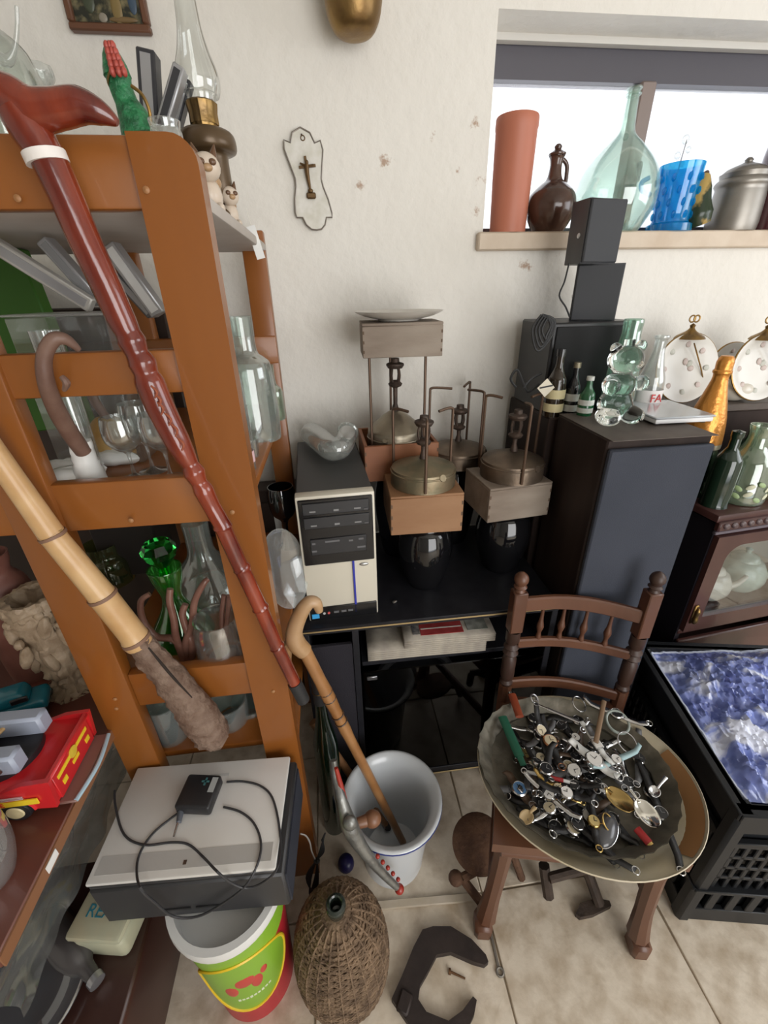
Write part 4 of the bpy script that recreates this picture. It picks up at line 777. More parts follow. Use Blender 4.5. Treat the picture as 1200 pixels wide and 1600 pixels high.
# ================================================================ chair
CHW = mat('chair_wood', (.085, .032, .016), .45, col2=(.13, .052, .026), scale=8, stretch=(1, 1, .2), coat=.15, bump=.08); CHD = mat('chair_wood_dark', (.045, .022, .015), .45)
FLp, FRp = Vector((.285, .478, 0)), Vector((.668, .39, 0)); BLp, BRp = Vector((.437, .835, 0)), Vector((.752, .77, 0))
ch = thing('dining_chair', 'brown turned wood chair used as a stand for the watch tray', 'chair', (FLp+FRp+BLp+BRp)/4); o_h = Vector(ch.location); SZ = .43
m = MB(); q = [FLp, FRp, BRp, BLp]; ctr = o_h
m.prism([((v.x-ctr.x)*1.04, (v.y-ctr.y)*1.03) for v in q], .03, T((0, 0, SZ-.03))); m.obj('seat', CHW, ch)
def leg_front(a, sx):
    m = MB(); d = a-o_h; inn = (ctr-a).normalized()
    m.box((d.x+inn.x*.03, d.y+inn.y*.03, .31), (.036, .036, .18), bev=.004); m.obj('leg', CHW, ch)
for a in (FLp, FRp):
    d = a-o_h; inn = (ctr-a).normalized()*.035; x, y = d.x+inn.x, d.y+inn.y; fx, fy = d.x, d.y
    m = MB(); m.tube([(x, y, SZ-.03), (x, y, SZ-.12), (x+(fx-x)*.3, y+(fy-y)*.3, .16), (x+(fx-x)*.6, y+(fy-y)*.6, .06)], [.024, .021, .02, .026], seg=8, smooth=3); lg = m.obj('leg', CHW, ch)
    m = MB(); m.box((fx*.85+x*.15, fy*.85+y*.15, .028), (.044, .05, .056), bev=.008, rot=(0, 0, -.2)); m.obj('foot', CHW, lg)
turn = [(.017, .0), (.017, .5)]
for a, tx in ((BLp, ay(812, 900, .835)), (BRp, ay(1020, 908, .77))):
    d = a-o_h; topz = zrow(tx, 895); lean = Vector((tx.x-a.x, tx.y-a.y, 0))
    m = MB(); m.tube([(d.x, d.y+.03, 0), (d.x, d.y, .25), (d.x, d.y, SZ+.06)], [.017, .019, .019], seg=8, smooth=3); p_ = m.obj('post', CHW, ch)
    z0 = SZ+.06; H_ = topz-z0
    m = MB(); m.lathe([(.015, 0), (.019, .01), (.014, .02), (.019, .035), (.019, .10), (.013, .112), (.021, .122), (.013, .133), (.021, .143), (.013, .154), (.019, .165), (.019, .2)], 16); m.obj('turned_section', CHD, p_, loc=(d.x, d.y, z0))
    m = MB(); m.box((0, 0, (z0+.2+topz-.055)/2), (.036, .034, topz-.055-z0-.2), bev=.003); m.obj('post_block', CHW, p_, loc=(d.x, d.y, 0))
    m = MB(); m.lathe(smooth_prof([(.0145, 0), (.011, .008), (.017, .014), (.012, .02), (.018, .032), (.016, .046), (.006, .056), (.0005, .058)], 2), 16); m.obj('finial', CHW if a is BLp else CHD, p_, loc=(d.x, d.y, topz-.056))
def rail(name, za, zb, hgt, bow=0.0):
    A = BLp-o_h+Vector((.015, 0, 0)); Bq = BRp-o_h-Vector((.015, 0, 0)); m = MB()
    P = [A.lerp(Bq, i/10)+Vector((0, .02*math.sin(PI*i/10), za+(zb-za)*i/10+bow*math.sin(PI*i/10))) for i in range(11)]
    vs_ = []; n_ = len(P); cs = [(-.0085, -hgt/2+.004), (-.0045, -hgt/2), (.0045, -hgt/2), (.0085, -hgt/2+.004), (.0085, hgt/2-.004), (.0045, hgt/2), (-.0045, hgt/2), (-.0085, hgt/2-.004)]
    for q in P: vs_ += [q+Vector((0, y_, z_)) for y_, z_ in cs]
    m._add(vs_, [(i*8+j, i*8+(j+1) % 8, i*8+8+(j+1) % 8, i*8+8+j) for i in range(n_-1) for j in range(8)]+[tuple(range(8)), tuple(range((n_-1)*8, n_*8))])

    o = m.obj(name, CHW, ch); return P
ZR1 = zrow(BLp, 945)
P1 = rail('top_rail', ZR1, ZR1-.02, .042, .008); P2 = rail('middle_rail', zrow(BLp, 1005), zrow(BLp, 1005)-.02, .03, .004); P3 = rail('lower_rail', zrow(BLp, 1068), zrow(BLp, 1068)-.02, .034, .004)
for i in (2, 4, 6, 8):
    a, b = P2[i], P1[i]; L_ = (b-a).length; m = MB(); m.lathe(smooth_prof([(.004, 0), (.008, L_*.12), (.005, L_*.25), (.010, L_*.4), (.006, L_*.55), (.0045, L_*.75), (.0045, L_)], 2), 12); m.obj('spindle', CHW, ch, loc=a)
for (a, b, z) in ((FLp, BLp, .2), (FRp, BRp, .2), (FLp, FRp, SZ-.05), (BLp, BRp, SZ-.05)):
    A = (a-o_h)*.93; B = (b-o_h)*.93; m = MB(); m.cyl(A+Vector((0, 0, z)), B+Vector((0, 0, z)), .013 if z < .3 else .017, seg=10); m.obj('stretcher' if z < .3 else 'apron', CHW, ch)
# ================================================================ big oval dishes on the seat
TC = Vector((.522, .572, SZ)); tilt = (.0, .0, 0)
IV = mat('ivory_enamel', (.50, .43, .29), .4, col2=(.58, .52, .40), scale=9); RU = mat('ochre_stain', (.27, .13, .045), .6)
def dish(name, label, cat, c, R, h, mt, ov=1.0, rz=0):
    t = thing(name, label, cat, c, rz); m = MB()
    m.lathe(smooth_prof([(.0005, 0), (R*.72, 0), (R*.84, h*.25), (R*.97, h*.8), (R, h), (R*.995, h+.004), (R*.965, h*.85), (R*.82, h*.33), (R*.7, .005), (.0005, .005)], 2), 64); o = m.obj('bowl', mt, t); o.scale = (1, ov, 1); return t
d1 = dish('enamel_basin', 'large cream enamel dish with a brown stained rim on the chair seat', 'dish', TC+Vector((.01, .0, .001)), .25, .040, IV, .86, -.33)
m = MB(); R = .246
m.grid(lambda u, v: Vector(((R*(.86+.13*v))*math.cos(-.75+1.25*u)*1.0, (R*(.86+.13*v))*math.sin(-.75+1.25*u)*.86, .0415*(.35+.62*v)+.0015)), 20, 3); m.obj('rust_stain', RU, d1)
DT = mat('tarnished_tray', (.10, .092, .07), .5, .55, col2=(.17, .15, .115), scale=24, bump=.15)
TR = TC+Vector((-.014, .012, .0135)); d2 = thing('fluted_tray', 'dark tarnished fluted oval tray heaped with old watches', 'tray', TR, -.33)
R = .222; m = MB(); m.lathe(smooth_prof([(.0005, 0), (R*.78, 0), (R*.86, .012), (R*.99, .04), (R, .043), (R*.985, .043), (R*.85, .0155), (R*.77, .003), (.0005, .003)], 2), 96, mod=lambda a, z: 1+(.010*math.cos(32*a) if z > .01 else 0)); o = m.obj('bowl', DT, d2); o.scale = (1, .86, 1)
# ================================================================ heap of watches and small things
LEA = mat('black_leather', (.012, .011, .011), .5, bump=.1, bscale=200); LEB = mat('brown_leather', (.07, .04, .022), .55); CHR = mat('chrome', (.6, .6, .6), .18, 1); GOLD = mat('gold_plate', (.55, .38, .14), .25, 1)
DIALS = {'white': mat('white_dial', (.72, .7, .66), .4), 'cream': mat('cream_dial', (.6, .52, .36), .4), 'black': mat('black_dial', (.015, .015, .017), .3), 'blue': mat('blue_dial', (.1, .22, .42), .35), 'gold': mat('gold_dial', (.5, .38, .15), .35)}
STR = {'black': LEA, 'brown': LEB, 'steel': CHR, 'gold': GOLD, 'green': mat('green_strap', (.01, .09, .05), .5), 'pale blue': mat('pale_blue_strap', (.35, .5, .52), .5), 'white': mat('white_strap', (.65, .65, .62), .45), 'red': mat('red_strap', (.35, .02, .02), .45), 'grey': mat('grey_strap', (.12, .12, .125), .5)}
HAND = mat('watch_hand', (.02, .02, .02), .4); CRY = thin_glass('watch_crystal', (1, 1, 1), gloss=.08, edge=.5)
def tray_z(x, y):
    d = Vector((x, y, 0))-TR; d.rotate(Euler((0, 0, .33))); r = math.hypot(d.x, d.y/.86)/.222
    return TR.z+.004+(0 if r < .79 else (r-.79)*.19)
rnd = random.Random(11)
GEN = []
heap = []                                    # (x,y,z,r) already placed
def heap_z(x, y, r, th):
    z = tray_z(x, y)
    for (a, b, c, q) in heap:
        if math.hypot(a-x, b-y) < (q+r)*.62: z = max(z, c)
    heap.append((x, y, z+th, r)); return z
def watch(px, py, strap, dial, label, r=.016, rz=0, case=None, L=.07, curl=1.0, square=False, tilt=(0, 0), buckle=True, z=None):
    g = az(px, py, TR.z+.03); zz = heap_z(g.x, g.y, .026, .013) if z is None else z
    t = thing('wristwatch', label, 'watch', (g.x, g.y, zz+.002), group='watches heaped in the fluted tray', rot=(tilt[0], tilt[1], rz)); cs = case or CHR
    if square: MB().box((0, 0, .0045), (r*1.7, r*2.0, .008), bev=.003, seg=2).obj('case', cs, t); MB().box((0, 0, .0088), (r*1.3, r*1.55, .0008)).obj('dial', DIALS[dial], t)
    else:
        MB().lathe([(.0005, .0), (r*.9, 0), (r, .002), (r, .0065), (r*.86, .009), (r*.82, .0086), (.0005, .0086)], 24).obj('case', cs, t); MB().lathe([(.0005, .0092), (r*.8, .0092), (r*.8, .0086)], 24).obj('dial', DIALS[dial], t)
    MB().box((r*.2, .0, .0097), (r*.5, .0012, .0004)).box((0, r*.25, .0097), (.0011, r*.62, .0004)).obj('hands', HAND if dial != 'black' else WH, t)
    MB().cyl((r, 0, .0045), (r+.003, 0, .0045), .0016, seg=8).obj('crown', cs, t)
    for s in (-1, 1):
        w_ = r*.55; ln = L*(1 if s > 0 else .85)
        path = [(0, s*(r*.9), .004), (0, s*(r*.9+ln*.35), .004-.0015*curl), (0, s*(r*.9+ln*.7), .003+.004*curl*rnd.uniform(.3, 1.3)), (rnd.uniform(-.01, .01), s*(r*.9+ln), .004+.006*curl*rnd.uniform(0, 1.3))]
        m = MB(); P = [Vector(q) for q in path]
        def st(u, v, P=P, w_=w_):
            k = min(2, int(u*3)); f = u*3-k; q = P[k].lerp(P[k+1], f); ww = w_*(1-.25*u); return Vector((q.x+(v-.5)*2*ww, q.y, q.z))
        m.grid(st, 9, 1); o = m.obj('strap', STR[strap], t, ang=60); md = o.modifiers.new('thick', 'SOLIDIFY'); md.thickness = .0022; md.offset = 0
        if s < 0 and buckle: MB().torus((path[-1][0], path[-1][1], path[-1][2]+.001), w_*.85, .0012, seg=12, sub=6).obj('buckle', cs, o)
    return t
W_ = watch
# bottom layer first, then the ones that show on top
W_(835, 1115, 'black', 'black', 'black watch at the far left rim beside the red handled knife', rz=.4, curl=.4)
W_(905, 1120, 'black', 'black', 'black strapped watch at the back of the heap, face dark', rz=1.3)
W_(960, 1125, 'steel', 'black', 'steel watch at the back right of the heap near the grey bangle', rz=.9)
W_(850, 1150, 'black', 'black', 'black watch between the green comb and the heap', rz=.1)
W_(1000, 1180, 'grey', 'black', 'grey strapped dark watch near the right rim of the tray', rz=-.6)
W_(1020, 1230, 'black', 'black', 'black watch at the right rim beside the small spoon', rz=-.5)
W_(880, 1240, 'black', 'black', 'black watch under the gold wristwatch', rz=.8)
W_(960, 1272, 'black', 'black', 'black watch in front of the blue pen', rz=.3)
W_(920, 1285, 'black', 'black', 'black digital watch in the front middle of the heap', rz=.2, square=True)
W_(870, 1285, 'black', 'black', 'black watch at the front left rim, strap toward the chair edge', rz=1.0)
W_(940, 1160, 'steel', 'black', 'steel bracelet watch lying behind the white square watch', rz=1.8)
W_(890, 1190, 'brown', 'cream', 'brown strapped watch with cream dial in the middle of the heap', rz=.6)
# the rest of the heap: dark watches that nothing tells apart, some at each side
LAND = {'large shiny spoon': (1008, 1265), 'white and red pen': (850, 1212), 'green comb': (798, 1150), 'red lighter': (1005, 1306), 'wooden stick': (936, 1130), 'grey green bangle': (965, 1128), 'round white watch': (926, 1195), 'computer mouse': (945, 1300), 'gold bracelet watch': (868, 1245), 'blue dialled watch': (812, 1230)}
ORD = ('closest', 'second closest', 'third closest', 'fourth closest', 'fifth closest', 'sixth closest', 'seventh closest', 'eighth closest', 'ninth closest', 'tenth closest')
for i in range(34):
    while True:
        px, py = rnd.uniform(800, 1030), rnd.uniform(1110, 1300); g_ = az(px, py, TR.z+.03)-TR; g_.z = 0; g_.rotate(Euler((0, 0, .33)))
        if math.hypot(g_.x, g_.y/.86) < .222*.72 and all(math.hypot(px-x_, py-y_) > 46 for x_, y_ in ((1005, 1262), (965, 1247), (1008, 1306), (1000, 1235))): break
    DG_ = (('black', 'black', 'grey', 'black', 'steel', 'brown')[i % 6], ('black', 'black', 'white', 'black', 'cream')[i % 5])
    wt = W_(px, py, ('black', 'black', 'grey', 'black', 'steel', 'brown')[i % 6], ('black', 'black', 'white', 'black', 'cream')[i % 5], 'x', r=rnd.uniform(.012, .017), rz=rnd.uniform(-PI, PI), L=rnd.uniform(.04, .065), tilt=(rnd.uniform(-.35, .35), rnd.uniform(-.35, .35))); GEN.append((wt, px, py)+DG_)
W_(822, 1172, 'black', 'gold', 'black strapped watch with round gold dial at the left', rz=.05, case=GOLD, r=.017, L=.06)
W_(858, 1166, 'black', 'cream', 'black strapped watch with copper ringed cream dial, second from the left', rz=-.1, r=.018, L=.06, case=mat('copper', (.45, .2, .1), .3, 1))
W_(926, 1195, 'white', 'white', 'white round watch with cream dial at the centre of the heap', r=.021, rz=.5, L=.045)
W_(930, 1170, 'white', 'white', 'white square watch standing behind the round white one', r=.014, rz=.05, L=.05, square=True)
W_(960, 1195, 'pale blue', 'white', 'watch with pale turquoise strap pointing right', r=.013, rz=-1.35, L=.07)
W_(812, 1230, 'brown', 'blue', 'round watch with blue and white dial at the left rim', r=.018, rz=.3, L=.03)
W_(868, 1245, 'gold', 'cream', 'small gold bracelet watch lying in the front left of the heap', r=.011, rz=.7, case=GOLD, L=.05)
W_(880, 1258, 'black', 'white', 'watch with a plain white dial in front of the gold bracelet watch', r=.014, rz=1.1, L=.05)
W_(902, 1290, 'black', 'black', 'black watch whose long strap hangs over the tray front', r=.015, rz=.55, L=.12, curl=.2)
W_(985, 1215, 'steel', 'black', 'steel watch with dark dial left of the small spoon', rz=-.3, r=.015)
W_(900, 1150, 'steel', 'white', 'steel watch with small white dial behind the white square watch', rz=2.2, r=.012)
W_(945, 1225, 'grey', 'white', 'grey strapped watch right of the red pen', rz=1.2, r=.014)
W_(1034, 1268, 'black', 'black', 'black watch with strap along the right front rim', rz=-.25, L=.11, curl=.2)
W_(925, 1292, 'black', 'gold', 'black watch with gold dial near the front rim', rz=-.4, r=.013, case=GOLD, L=.05)
W_(850, 1215, 'black', 'black', 'black watch beneath the red and white pen', rz=-.6, L=.06)
HP = TR.z
def spot(px, py, dz=.03): return az(px, py, HP+dz)
def bar(name, label, cat, a, b, r, mt, dz=.04, flat=.5, parts=()):
    A = spot(*a, dz); B = spot(*b, dz); t = thing(name, label, cat, A); d = B-A
    m = MB(); m.tube([Vector((0, 0, 0)), d*.5, d], r, seg=10, flat=flat); m.obj('shaft', mt, t)
    for (f0, f1, rr, mm, nm) in parts: m = MB(); m.tube([d*f0, d*((f0+f1)/2), d*f1], rr, seg=10, flat=flat); m.obj(nm, mm, t)
    return t
def spoon(label, a, b, r, mt, dz=.045):
    A = spot(*a, dz); B = spot(*b, dz); d = B-A; t = thing('spoon', label, 'spoon', A, math.atan2(d.y, d.x)); L_ = d.length
    m = MB(); m.tube([(0, 0, .002), (L_*.5, 0, .004), (L_-r, 0, .003)], [.005, .003, .003], seg=8, smooth=3, flat=.4); m.obj('handle', mt, t)
    m = MB(); m.grid(lambda u, v: Vector((L_+r*1.3*(u-.5)*2, r*math.sqrt(max(0, 1-((u-.5)*2)**2))*(v-.5)*2, -.006*(1-((u-.5)*2)**2)*(1-((v-.5)*2)**2)+.004)), 12, 8); o = m.obj('bowl', mt, t); md = o.modifiers.new('t', 'SOLIDIFY'); md.thickness = .0012
bar('pen', 'white and red pen lying across the left of the heap', 'pen', (824, 1206), (890, 1222), .0038, STR['white'], .045, 1, [(.55, .85, .0046, STR['red'], 'red_grip'), (.85, 1.15, .002, CHR, 'nib')])
bar('wooden_stick', 'flat brown wooden stick standing up out of the heap', 'stick', (931, 1160), (944, 1095), .006, mat('brown_stick', (.22, .14, .08), .6), .06, .35)
bar('comb', 'dark green plastic comb along the left inside rim', 'comb', (785, 1120), (812, 1182), .012, STR['green'], .045, .35, [(.7, 1.2, .008, STR['green'], 'grip')])
bar('penknife', 'red brown pocket knife at the far left rim', 'knife', (800, 1085), (812, 1120), .011, mat('red_brown_scale', (.25, .05, .02), .4), .055, .5, [(-.1, .1, .009, CHR, 'bolster')])
bar('metal_file', 'thin grey metal file lying at the back of the heap', 'file', (855, 1107), (905, 1128), .0045, STEEL, .055, .4, [(-.3, 0, .003, CHR, 'tang')])
bar('lighter', 'red lighter near the front right of the tray', 'lighter', (995, 1295), (1015, 1318), .009, STR['red'], .03, .7, [(1, 1.3, .008, GOLD, 'gold_cap')])
spoon('large shiny spoon with an oval bowl at the right front of the heap', (985, 1235), (1010, 1272), .023, mat('mirror_steel', (.7, .68, .62), .12, 1), .055)
spoon('brass ladle bowl beside the large shiny spoon', (945, 1232), (968, 1250), .024, mat('worn_brass', (.4, .28, .11), .22, 1), .05)
spoon('small steel spoon near the right rim of the tray', (1040, 1215), (1022, 1238), .012, CHR, .05)
spoon('wooden spoon at the front left rim of the tray', (836, 1262), (822, 1278), .014, mat('pale_wood', (.42, .3, .15), .5), .035)
for i, (px, py, R_, r_2, mt, lb) in enumerate(((965, 1128, .028, .0035, mat('grey_green_stone', (.25, .28, .25), .3), 'grey green bangle at the back right of the heap'), (980, 1160, .024, .0016, CHR, 'fine silver bracelet chain at the right of the heap'), (905, 1100, .02, .002, CHR, 'silver ring bracelet at the back of the heap'), (835, 1092, .012, .0025, STEEL, 'small steel ring at the far left of the heap'), (950, 1285, .016, .002, GOLD, 'gold hoop in the front middle of the heap'))):
    g = spot(px, py, .05); MB().torus((0, 0, 0), R_, r_2, seg=24).obj('bangle', mt, loc=g, rot=(.35, .15*i, 0), label=lb, cat='bracelet')
g = spot(945, 1300, .03); t = thing('computer_mouse', 'dark grey rounded computer mouse in the front of the heap', 'mouse', g, .75)
MB().ball((0, 0, .006), (.042, .023, .016), u=20).obj('shell', mat('grey_mouse', (.06, .06, .065), .2, coat=.4), t); MB().torus((0, 0, .008), .022, .0015, sx=1.85).obj('silver_trim', CHR, t)

seen = {}
for (wt, px, py, st_, di_) in sorted(GEN, key=lambda g: min(math.hypot(g[1]-x, g[2]-y) for x, y in LAND.values())):
    lm = min(LAND, key=lambda k: math.hypot(px-LAND[k][0], py-LAND[k][1])); key = (st_, di_, lm); n_ = seen.get(key, 0); seen[key] = n_+1
    wt['label'] = '%s strapped watch with %s dial, %s such to the %s' % (st_, di_, ORD[n_], lm)
# ================================================================ enamel bucket with sticks
p = Vector((.082, .682, 0)); t = thing('enamel_bucket', 'white enamel bucket with blue rim line holding walking sticks', 'bucket', p); BH = .28
EB = t; ENA = mat('white_enamel', (.62, .65, .68), .25, coat=.4)
m = MB(); m.lathe(smooth_prof([(.0005, 0), (.082, 0), (.088, .01), (.1, BH*.5), (.112, BH*.9), (.122, BH*.96), (.133, BH), (.134, BH+.004), (.126, BH+.006), (.112, BH-.006), (.1, BH*.85), (.09, BH*.4), (.08, .008), (.0005, .008)], 3), 48); m.obj('body', ENA, t)
MB().torus((0, 0, BH-.002), .1335, .0022, seg=48).obj('blue_rim_line', mat('enamel_blue', (.03, .045, .2), .3), t)
for s in (-1, 1): MB().torus((s*.122, 0, BH*.82), .012, .003, rot=(PI/2, 0, 0), seg=16).obj('handle_ear', ENA, t)
CANE = mat('honey_cane', (.24, .1, .03), .35, col2=(.36, .18, .07), scale=12, coat=.3); CANE2 = mat('brown_cane', (.18, .08, .03), .4, col2=(.26, .13, .06), scale=12, coat=.2)
c0 = Vector((.115, .70, .012))
root = c0; t = thing('walking_stick', 'honey coloured walking stick with crook handle standing in the enamel bucket', 'walking stick', root)
top = ay(474, 1012, .705); m = MB(); N = 24
m.tube([top.lerp(c0, i/N) for i in range(N+1)], [.0145-.004*i/N+(.0016 if i in (4, 5, 8) else 0) for i in range(N+1)], seg=12); m.obj('shaft', CANE, t, origin=root)
m = MB(); ptube(m, [(499, 955, .705), (494, 942, .705), (482, 942, .705), (470, 958, .705), (460, 985, .705), (462, 1003, .705), (476, 1018, .705)], [6, 9, 11, 12, 13, 15, 13], smooth=5, seg=14); hd = m.obj('crook_handle', mat('tan_antler', (.38, .22, .1), .4, col2=(.46, .3, .17), scale=14), t, origin=root)
m = MB(); ptube(m, [(463, 1000, .705), (450, 1010, .705), (451, 1034, .705)], [11, 9, 4], smooth=5, seg=10); m.obj('prong', MATS['tan_antler'], hd, origin=root)
for f in (.17, .2, .27, .3):
    q = top.lerp(c0, f); d_ = (top-c0).normalized(); MB().torus((0, 0, 0), .014, .0022, seg=18, sub=6).obj('dark_ring', mat('dark_ring_wood', (.06, .03, .015), .4), t, loc=q-root, rot=d_.to_track_quat('Z', 'Y').to_euler())
root = Vector((.075, .745, .012)); t = thing('walking_stick', 'plain brown walking stick leaning out of the enamel bucket to the left', 'walking stick', root)
top = ay(489, 1128, .845); m = MB(); m.tube([top, top.lerp(root, .5), root], [.0125, .011, .009], seg=12, smooth=4); m.obj('shaft', CANE2, t, origin=root)
m = MB(); m.tube([root, root+Vector((0, 0, .018))], .0105, seg=12); m.obj('ferrule', RUBBER, t, origin=root)
# silver and red stick with round knob hanging at the bucket's left
root = ay(626, 1392, .525); root.z = .012; t = thing('brake_lever', 'dull silver lever with red tipped end leaning on the bucket', 'lever', root)
GSV = mat('dull_silver', (.2, .2, .19), .4, .7, col2=(.3, .3, .28), scale=30, bump=.2); REDP = mat('red_knob', (.33, .03, .02), .3)
m = MB(); ptube(m, [(521, 1188, .64), (524, 1215, .62), (534, 1250, .585), (546, 1290, .56), (566, 1325, .545), (592, 1358, .535), (620, 1386, .525)], [5, 6, 8, 14, 10, 7, 5], smooth=6, seg=12); m.obj('lever_arm', GSV, t, origin=root)
m = MB(); ptube(m, [(525, 1200, .615), (532, 1225, .605), (540, 1250, .59)], [3, 4, 3], smooth=4, seg=8); m.obj('red_strip', REDP, t, origin=root)
m = MB(); m.ball(ay(624, 1389, .525), .012); m.obj('red_tip', REDP, t, origin=root)
for k_ in range(5):
    q = ay(590+8*k_, 1338+9*k_, .53); MB().ball((0, 0, 0), .0055, u=10, v=6).obj('red_bead', REDP, t, loc=q-root)
m = MB(); m.ball(ay(547, 1286, .548), (.017, .014, .02)); m.obj('pivot_plate', GSV, t, origin=root)
p = ay(578, 1280, .60); t = thing('bail_grip', None, None, p-Vector((.082, .682, 0))); t.parent = EB; MB().ball((.006, 0, 0), (.022, .02, .02)).obj('grip_ball', mat('knob_wood', (.2, .09, .045), .4), t); MB().cyl((-.045, -.01, .004), (0, 0, 0), .011, .015).obj('neck', MATS['knob_wood'], t)
m = MB(); m.lathe(smooth_prof([(.0005, 0), (.02, 0), (.024, .012), (.018, .03), (.0005, .036)], 3), 16); m.obj('dark_blue_cap', mat('cap_blue', (.015, .012, .07), .35), loc=az(541, 1352, 0), label='small dark blue cap on the floor left of the bucket', cat='bottle')  # small rounded object meant as a dark blue bottle cap
# low stone threshold strip
m = MB(); m.box((0, 0, .004), (.34, .02, .008), bev=.002); o = m.obj('trim_2', mat('pale_stone_strip', (.5, .42, .31), .7, col2=(.58, .5, .4), scale=20), loc=(.12, .556, .0), rz=-.06, kind='structure')
# ================================================================ wicker covered demijohn
p = Vector((-.072, .452, 0)); t = thing('wicker_demijohn', 'brown wicker covered demijohn on the floor in front of the bookshelf', 'demijohn', p); DH = .315
WICK = mat('brown_wicker', (.11, .068, .04), .85, col2=(.25, .165, .10), scale=35, bump=.8, bscale=110)
pf = smooth_prof([(.085, 0), (.1, .02), (.107, .08), (.105, .15), (.095, .21), (.075, .26), (.045, .292), (.026, .302)], 4)
m = MB(); m.lathe([(.0005, 0)]+pf+[(.018, .303)], 48); m.noise(.003, 60); m.obj('basket_cover', WICK, t)
def rad_at(z):
    for (r0, z0), (r1, z1) in zip(pf, pf[1:]):
        if z0 <= z <= z1: return r0+(r1-r0)*(z-z0)/max(1e-6, z1-z0)
    return pf[-1][0]
m = MB(); rw = 40
for j in range(rw):
    z = .010+j*.0071; r = rad_at(z); n = 96
    m.tube([((r+.0015+.0016*math.cos(24*a+PI*j))*math.cos(a), (r+.0015+.0016*math.cos(24*a+PI*j))*math.sin(a), z+random.uniform(-.001, .001)) for a in [2*PI*i/n for i in range(n)]], .0032, seg=5, closed=True)
m.obj('wicker_strands', WICK, t, kind='stuff')
for i in range(24):
    a = 2*PI*i/24; m = MB(); m.tube([((r+.004)*math.cos(a), (r+.004)*math.sin(a), z) for r, z in pf[::3]], .0022, seg=6); m.obj('upright', WICK, t)
NK = mat('dark_green_neck', (.02, .028, .022), .2, coat=.3)
MB().lathe(smooth_prof([(.018, .295), (.019, .315), (.0215, .32), (.0215, .332), (.018, .335), (.012, .334), (.011, .3), (.0005, .3)], 2), 24).obj('bottle_neck', NK, t)
# ================================================================ curved iron tool, screw, small tool
def floor_poly(pts): return [az(x, y, 0) for x, y in pts]
outer = [(612, 1566), (628, 1530), (646, 1485), (660, 1458), (676, 1453), (704, 1453), (736, 1473), (758, 1497), (762, 1508), (756, 1513)]
inner = [(738, 1508), (704, 1493), (682, 1497), (668, 1524), (656, 1545), (653, 1566), (666, 1586), (700, 1600), (722, 1584), (738, 1562), (744, 1568), (740, 1590), (725, 1622), (690, 1640), (650, 1622)]
V = floor_poly(outer+inner); c = sum(V, Vector())/len(V); m = MB(); m.prism([(v.x-c.x, v.y-c.y) for v in V][::-1], .022); bmesh.ops.bevel(m.b, geom=[e for e in m.b.edges if e.calc_face_angle(0) > .6], offset=.004, segments=2, affect='EDGES')
t = thing('iron_clamp', 'dark curved iron tool like an open horseshoe on the tiles', 'tool', c); m.obj('curved_jaw', mat('dark_forged_iron', (.028, .02, .018), .6, .4, col2=(.045, .032, .028), scale=20, bump=.15), t)
q = az(632, 1572, 0); MB().box((0, 0, .024), (.04, .03, .012), bev=.004, rot=(0, 0, 1.0)).obj('shoulder', MATS['dark_forged_iron'], t, loc=q-c)
a, b = az(703, 1518, .004), az(727, 1529, .004); t = thing('screw', 'small rusty screw lying inside the curved iron tool', 'screw', a)
MB().cyl((0, 0, 0), b-a, .0028, .002, seg=8).obj('shank', mat('rusty_screw', (.16, .08, .035), .6, .5), t); MB().cyl((-.003, .001, 0), (.002, -.0005, 0), .0065, seg=10).obj('head', MATS['rusty_screw'], t)
a, b = az(766, 1455, .004), az(779, 1512, .004); t = thing('ring_spanner', 'thin grey ring ended tool on the floor by the chair leg', 'tool', a)
MB().tube([Vector(), b-a], .0035, seg=8, flat=.6).obj('shank', mat('worn_grey_metal', (.25, .23, .2), .5, .6), t); MB().torus(b-a+Vector((.001, -.008, 0)), .008, .003, seg=18).obj('ring', MATS['worn_grey_metal'], t)
# ================================================================ rusty cobbler's lasts under the chair
RUST = mat('brown_rust', (.075, .035, .02), .8, .2, col2=(.13, .065, .035), scale=30, bump=.3)
a = az(745, 1330, .13); t = thing('cobbler_last', 'rusty iron cobbler last with round plate left of the chair', 'shoe last', Vector((.30, .62, 0)))
o2 = Vector((.30, .62, 0))
m = MB(); m.lathe(smooth_prof([(.0005, 0), (.066, 0), (.07, .006), (.066, .012), (.0005, .014)], 2), 30); m.obj('round_plate', RUST, t, loc=az(748, 1318, .13)-o2, rot=(.25, -.3, 0))
for (A, B, r) in ((az(722, 1372, .09), az(800, 1330, .10), .012), (az(722, 1372, .085), az(768, 1432, .012), .012), (az(757, 1335, .13), az(768, 1345, .1), .014), (az(800, 1330, .1), az(815, 1372, .01), .011)): MB().tube([A-o2, ((A+B)/2)-o2, B-o2], r, seg=8).obj('arm', RUST, t)
MB().ball(az(712, 1372, .088)-o2, (.02, .02, .016), u=12, v=8).obj('boss', RUST, t)
o2 = Vector((.56, .53, 0)); t = thing('cobbler_last', 'dark iron cobbler last with foot plate under the chair', 'shoe last', o2)
DKR = mat('dark_rust', (.04, .028, .022), .75, .3, col2=(.07, .048, .035), scale=30, bump=.2)
for nm, A, B, r in (('arm', az(850, 1352, .1), az(857, 1400, .012), .015), ('arm', az(858, 1372, .085), az(918, 1356, .095), .013), ('arm', az(916, 1356, .095), az(936, 1412, .02), .014)): MB().tube([A-o2, ((A+B)/2)-o2, B-o2], r, seg=8).obj(nm, DKR, t)
V = floor_poly([(898, 1432), (905, 1416), (930, 1408), (950, 1412), (953, 1420), (925, 1434), (905, 1438)]); m = MB(); m.prism([(v.x-o2.x, v.y-o2.y) for v in V][::-1], .018); m.obj('foot_plate', DKR, t)
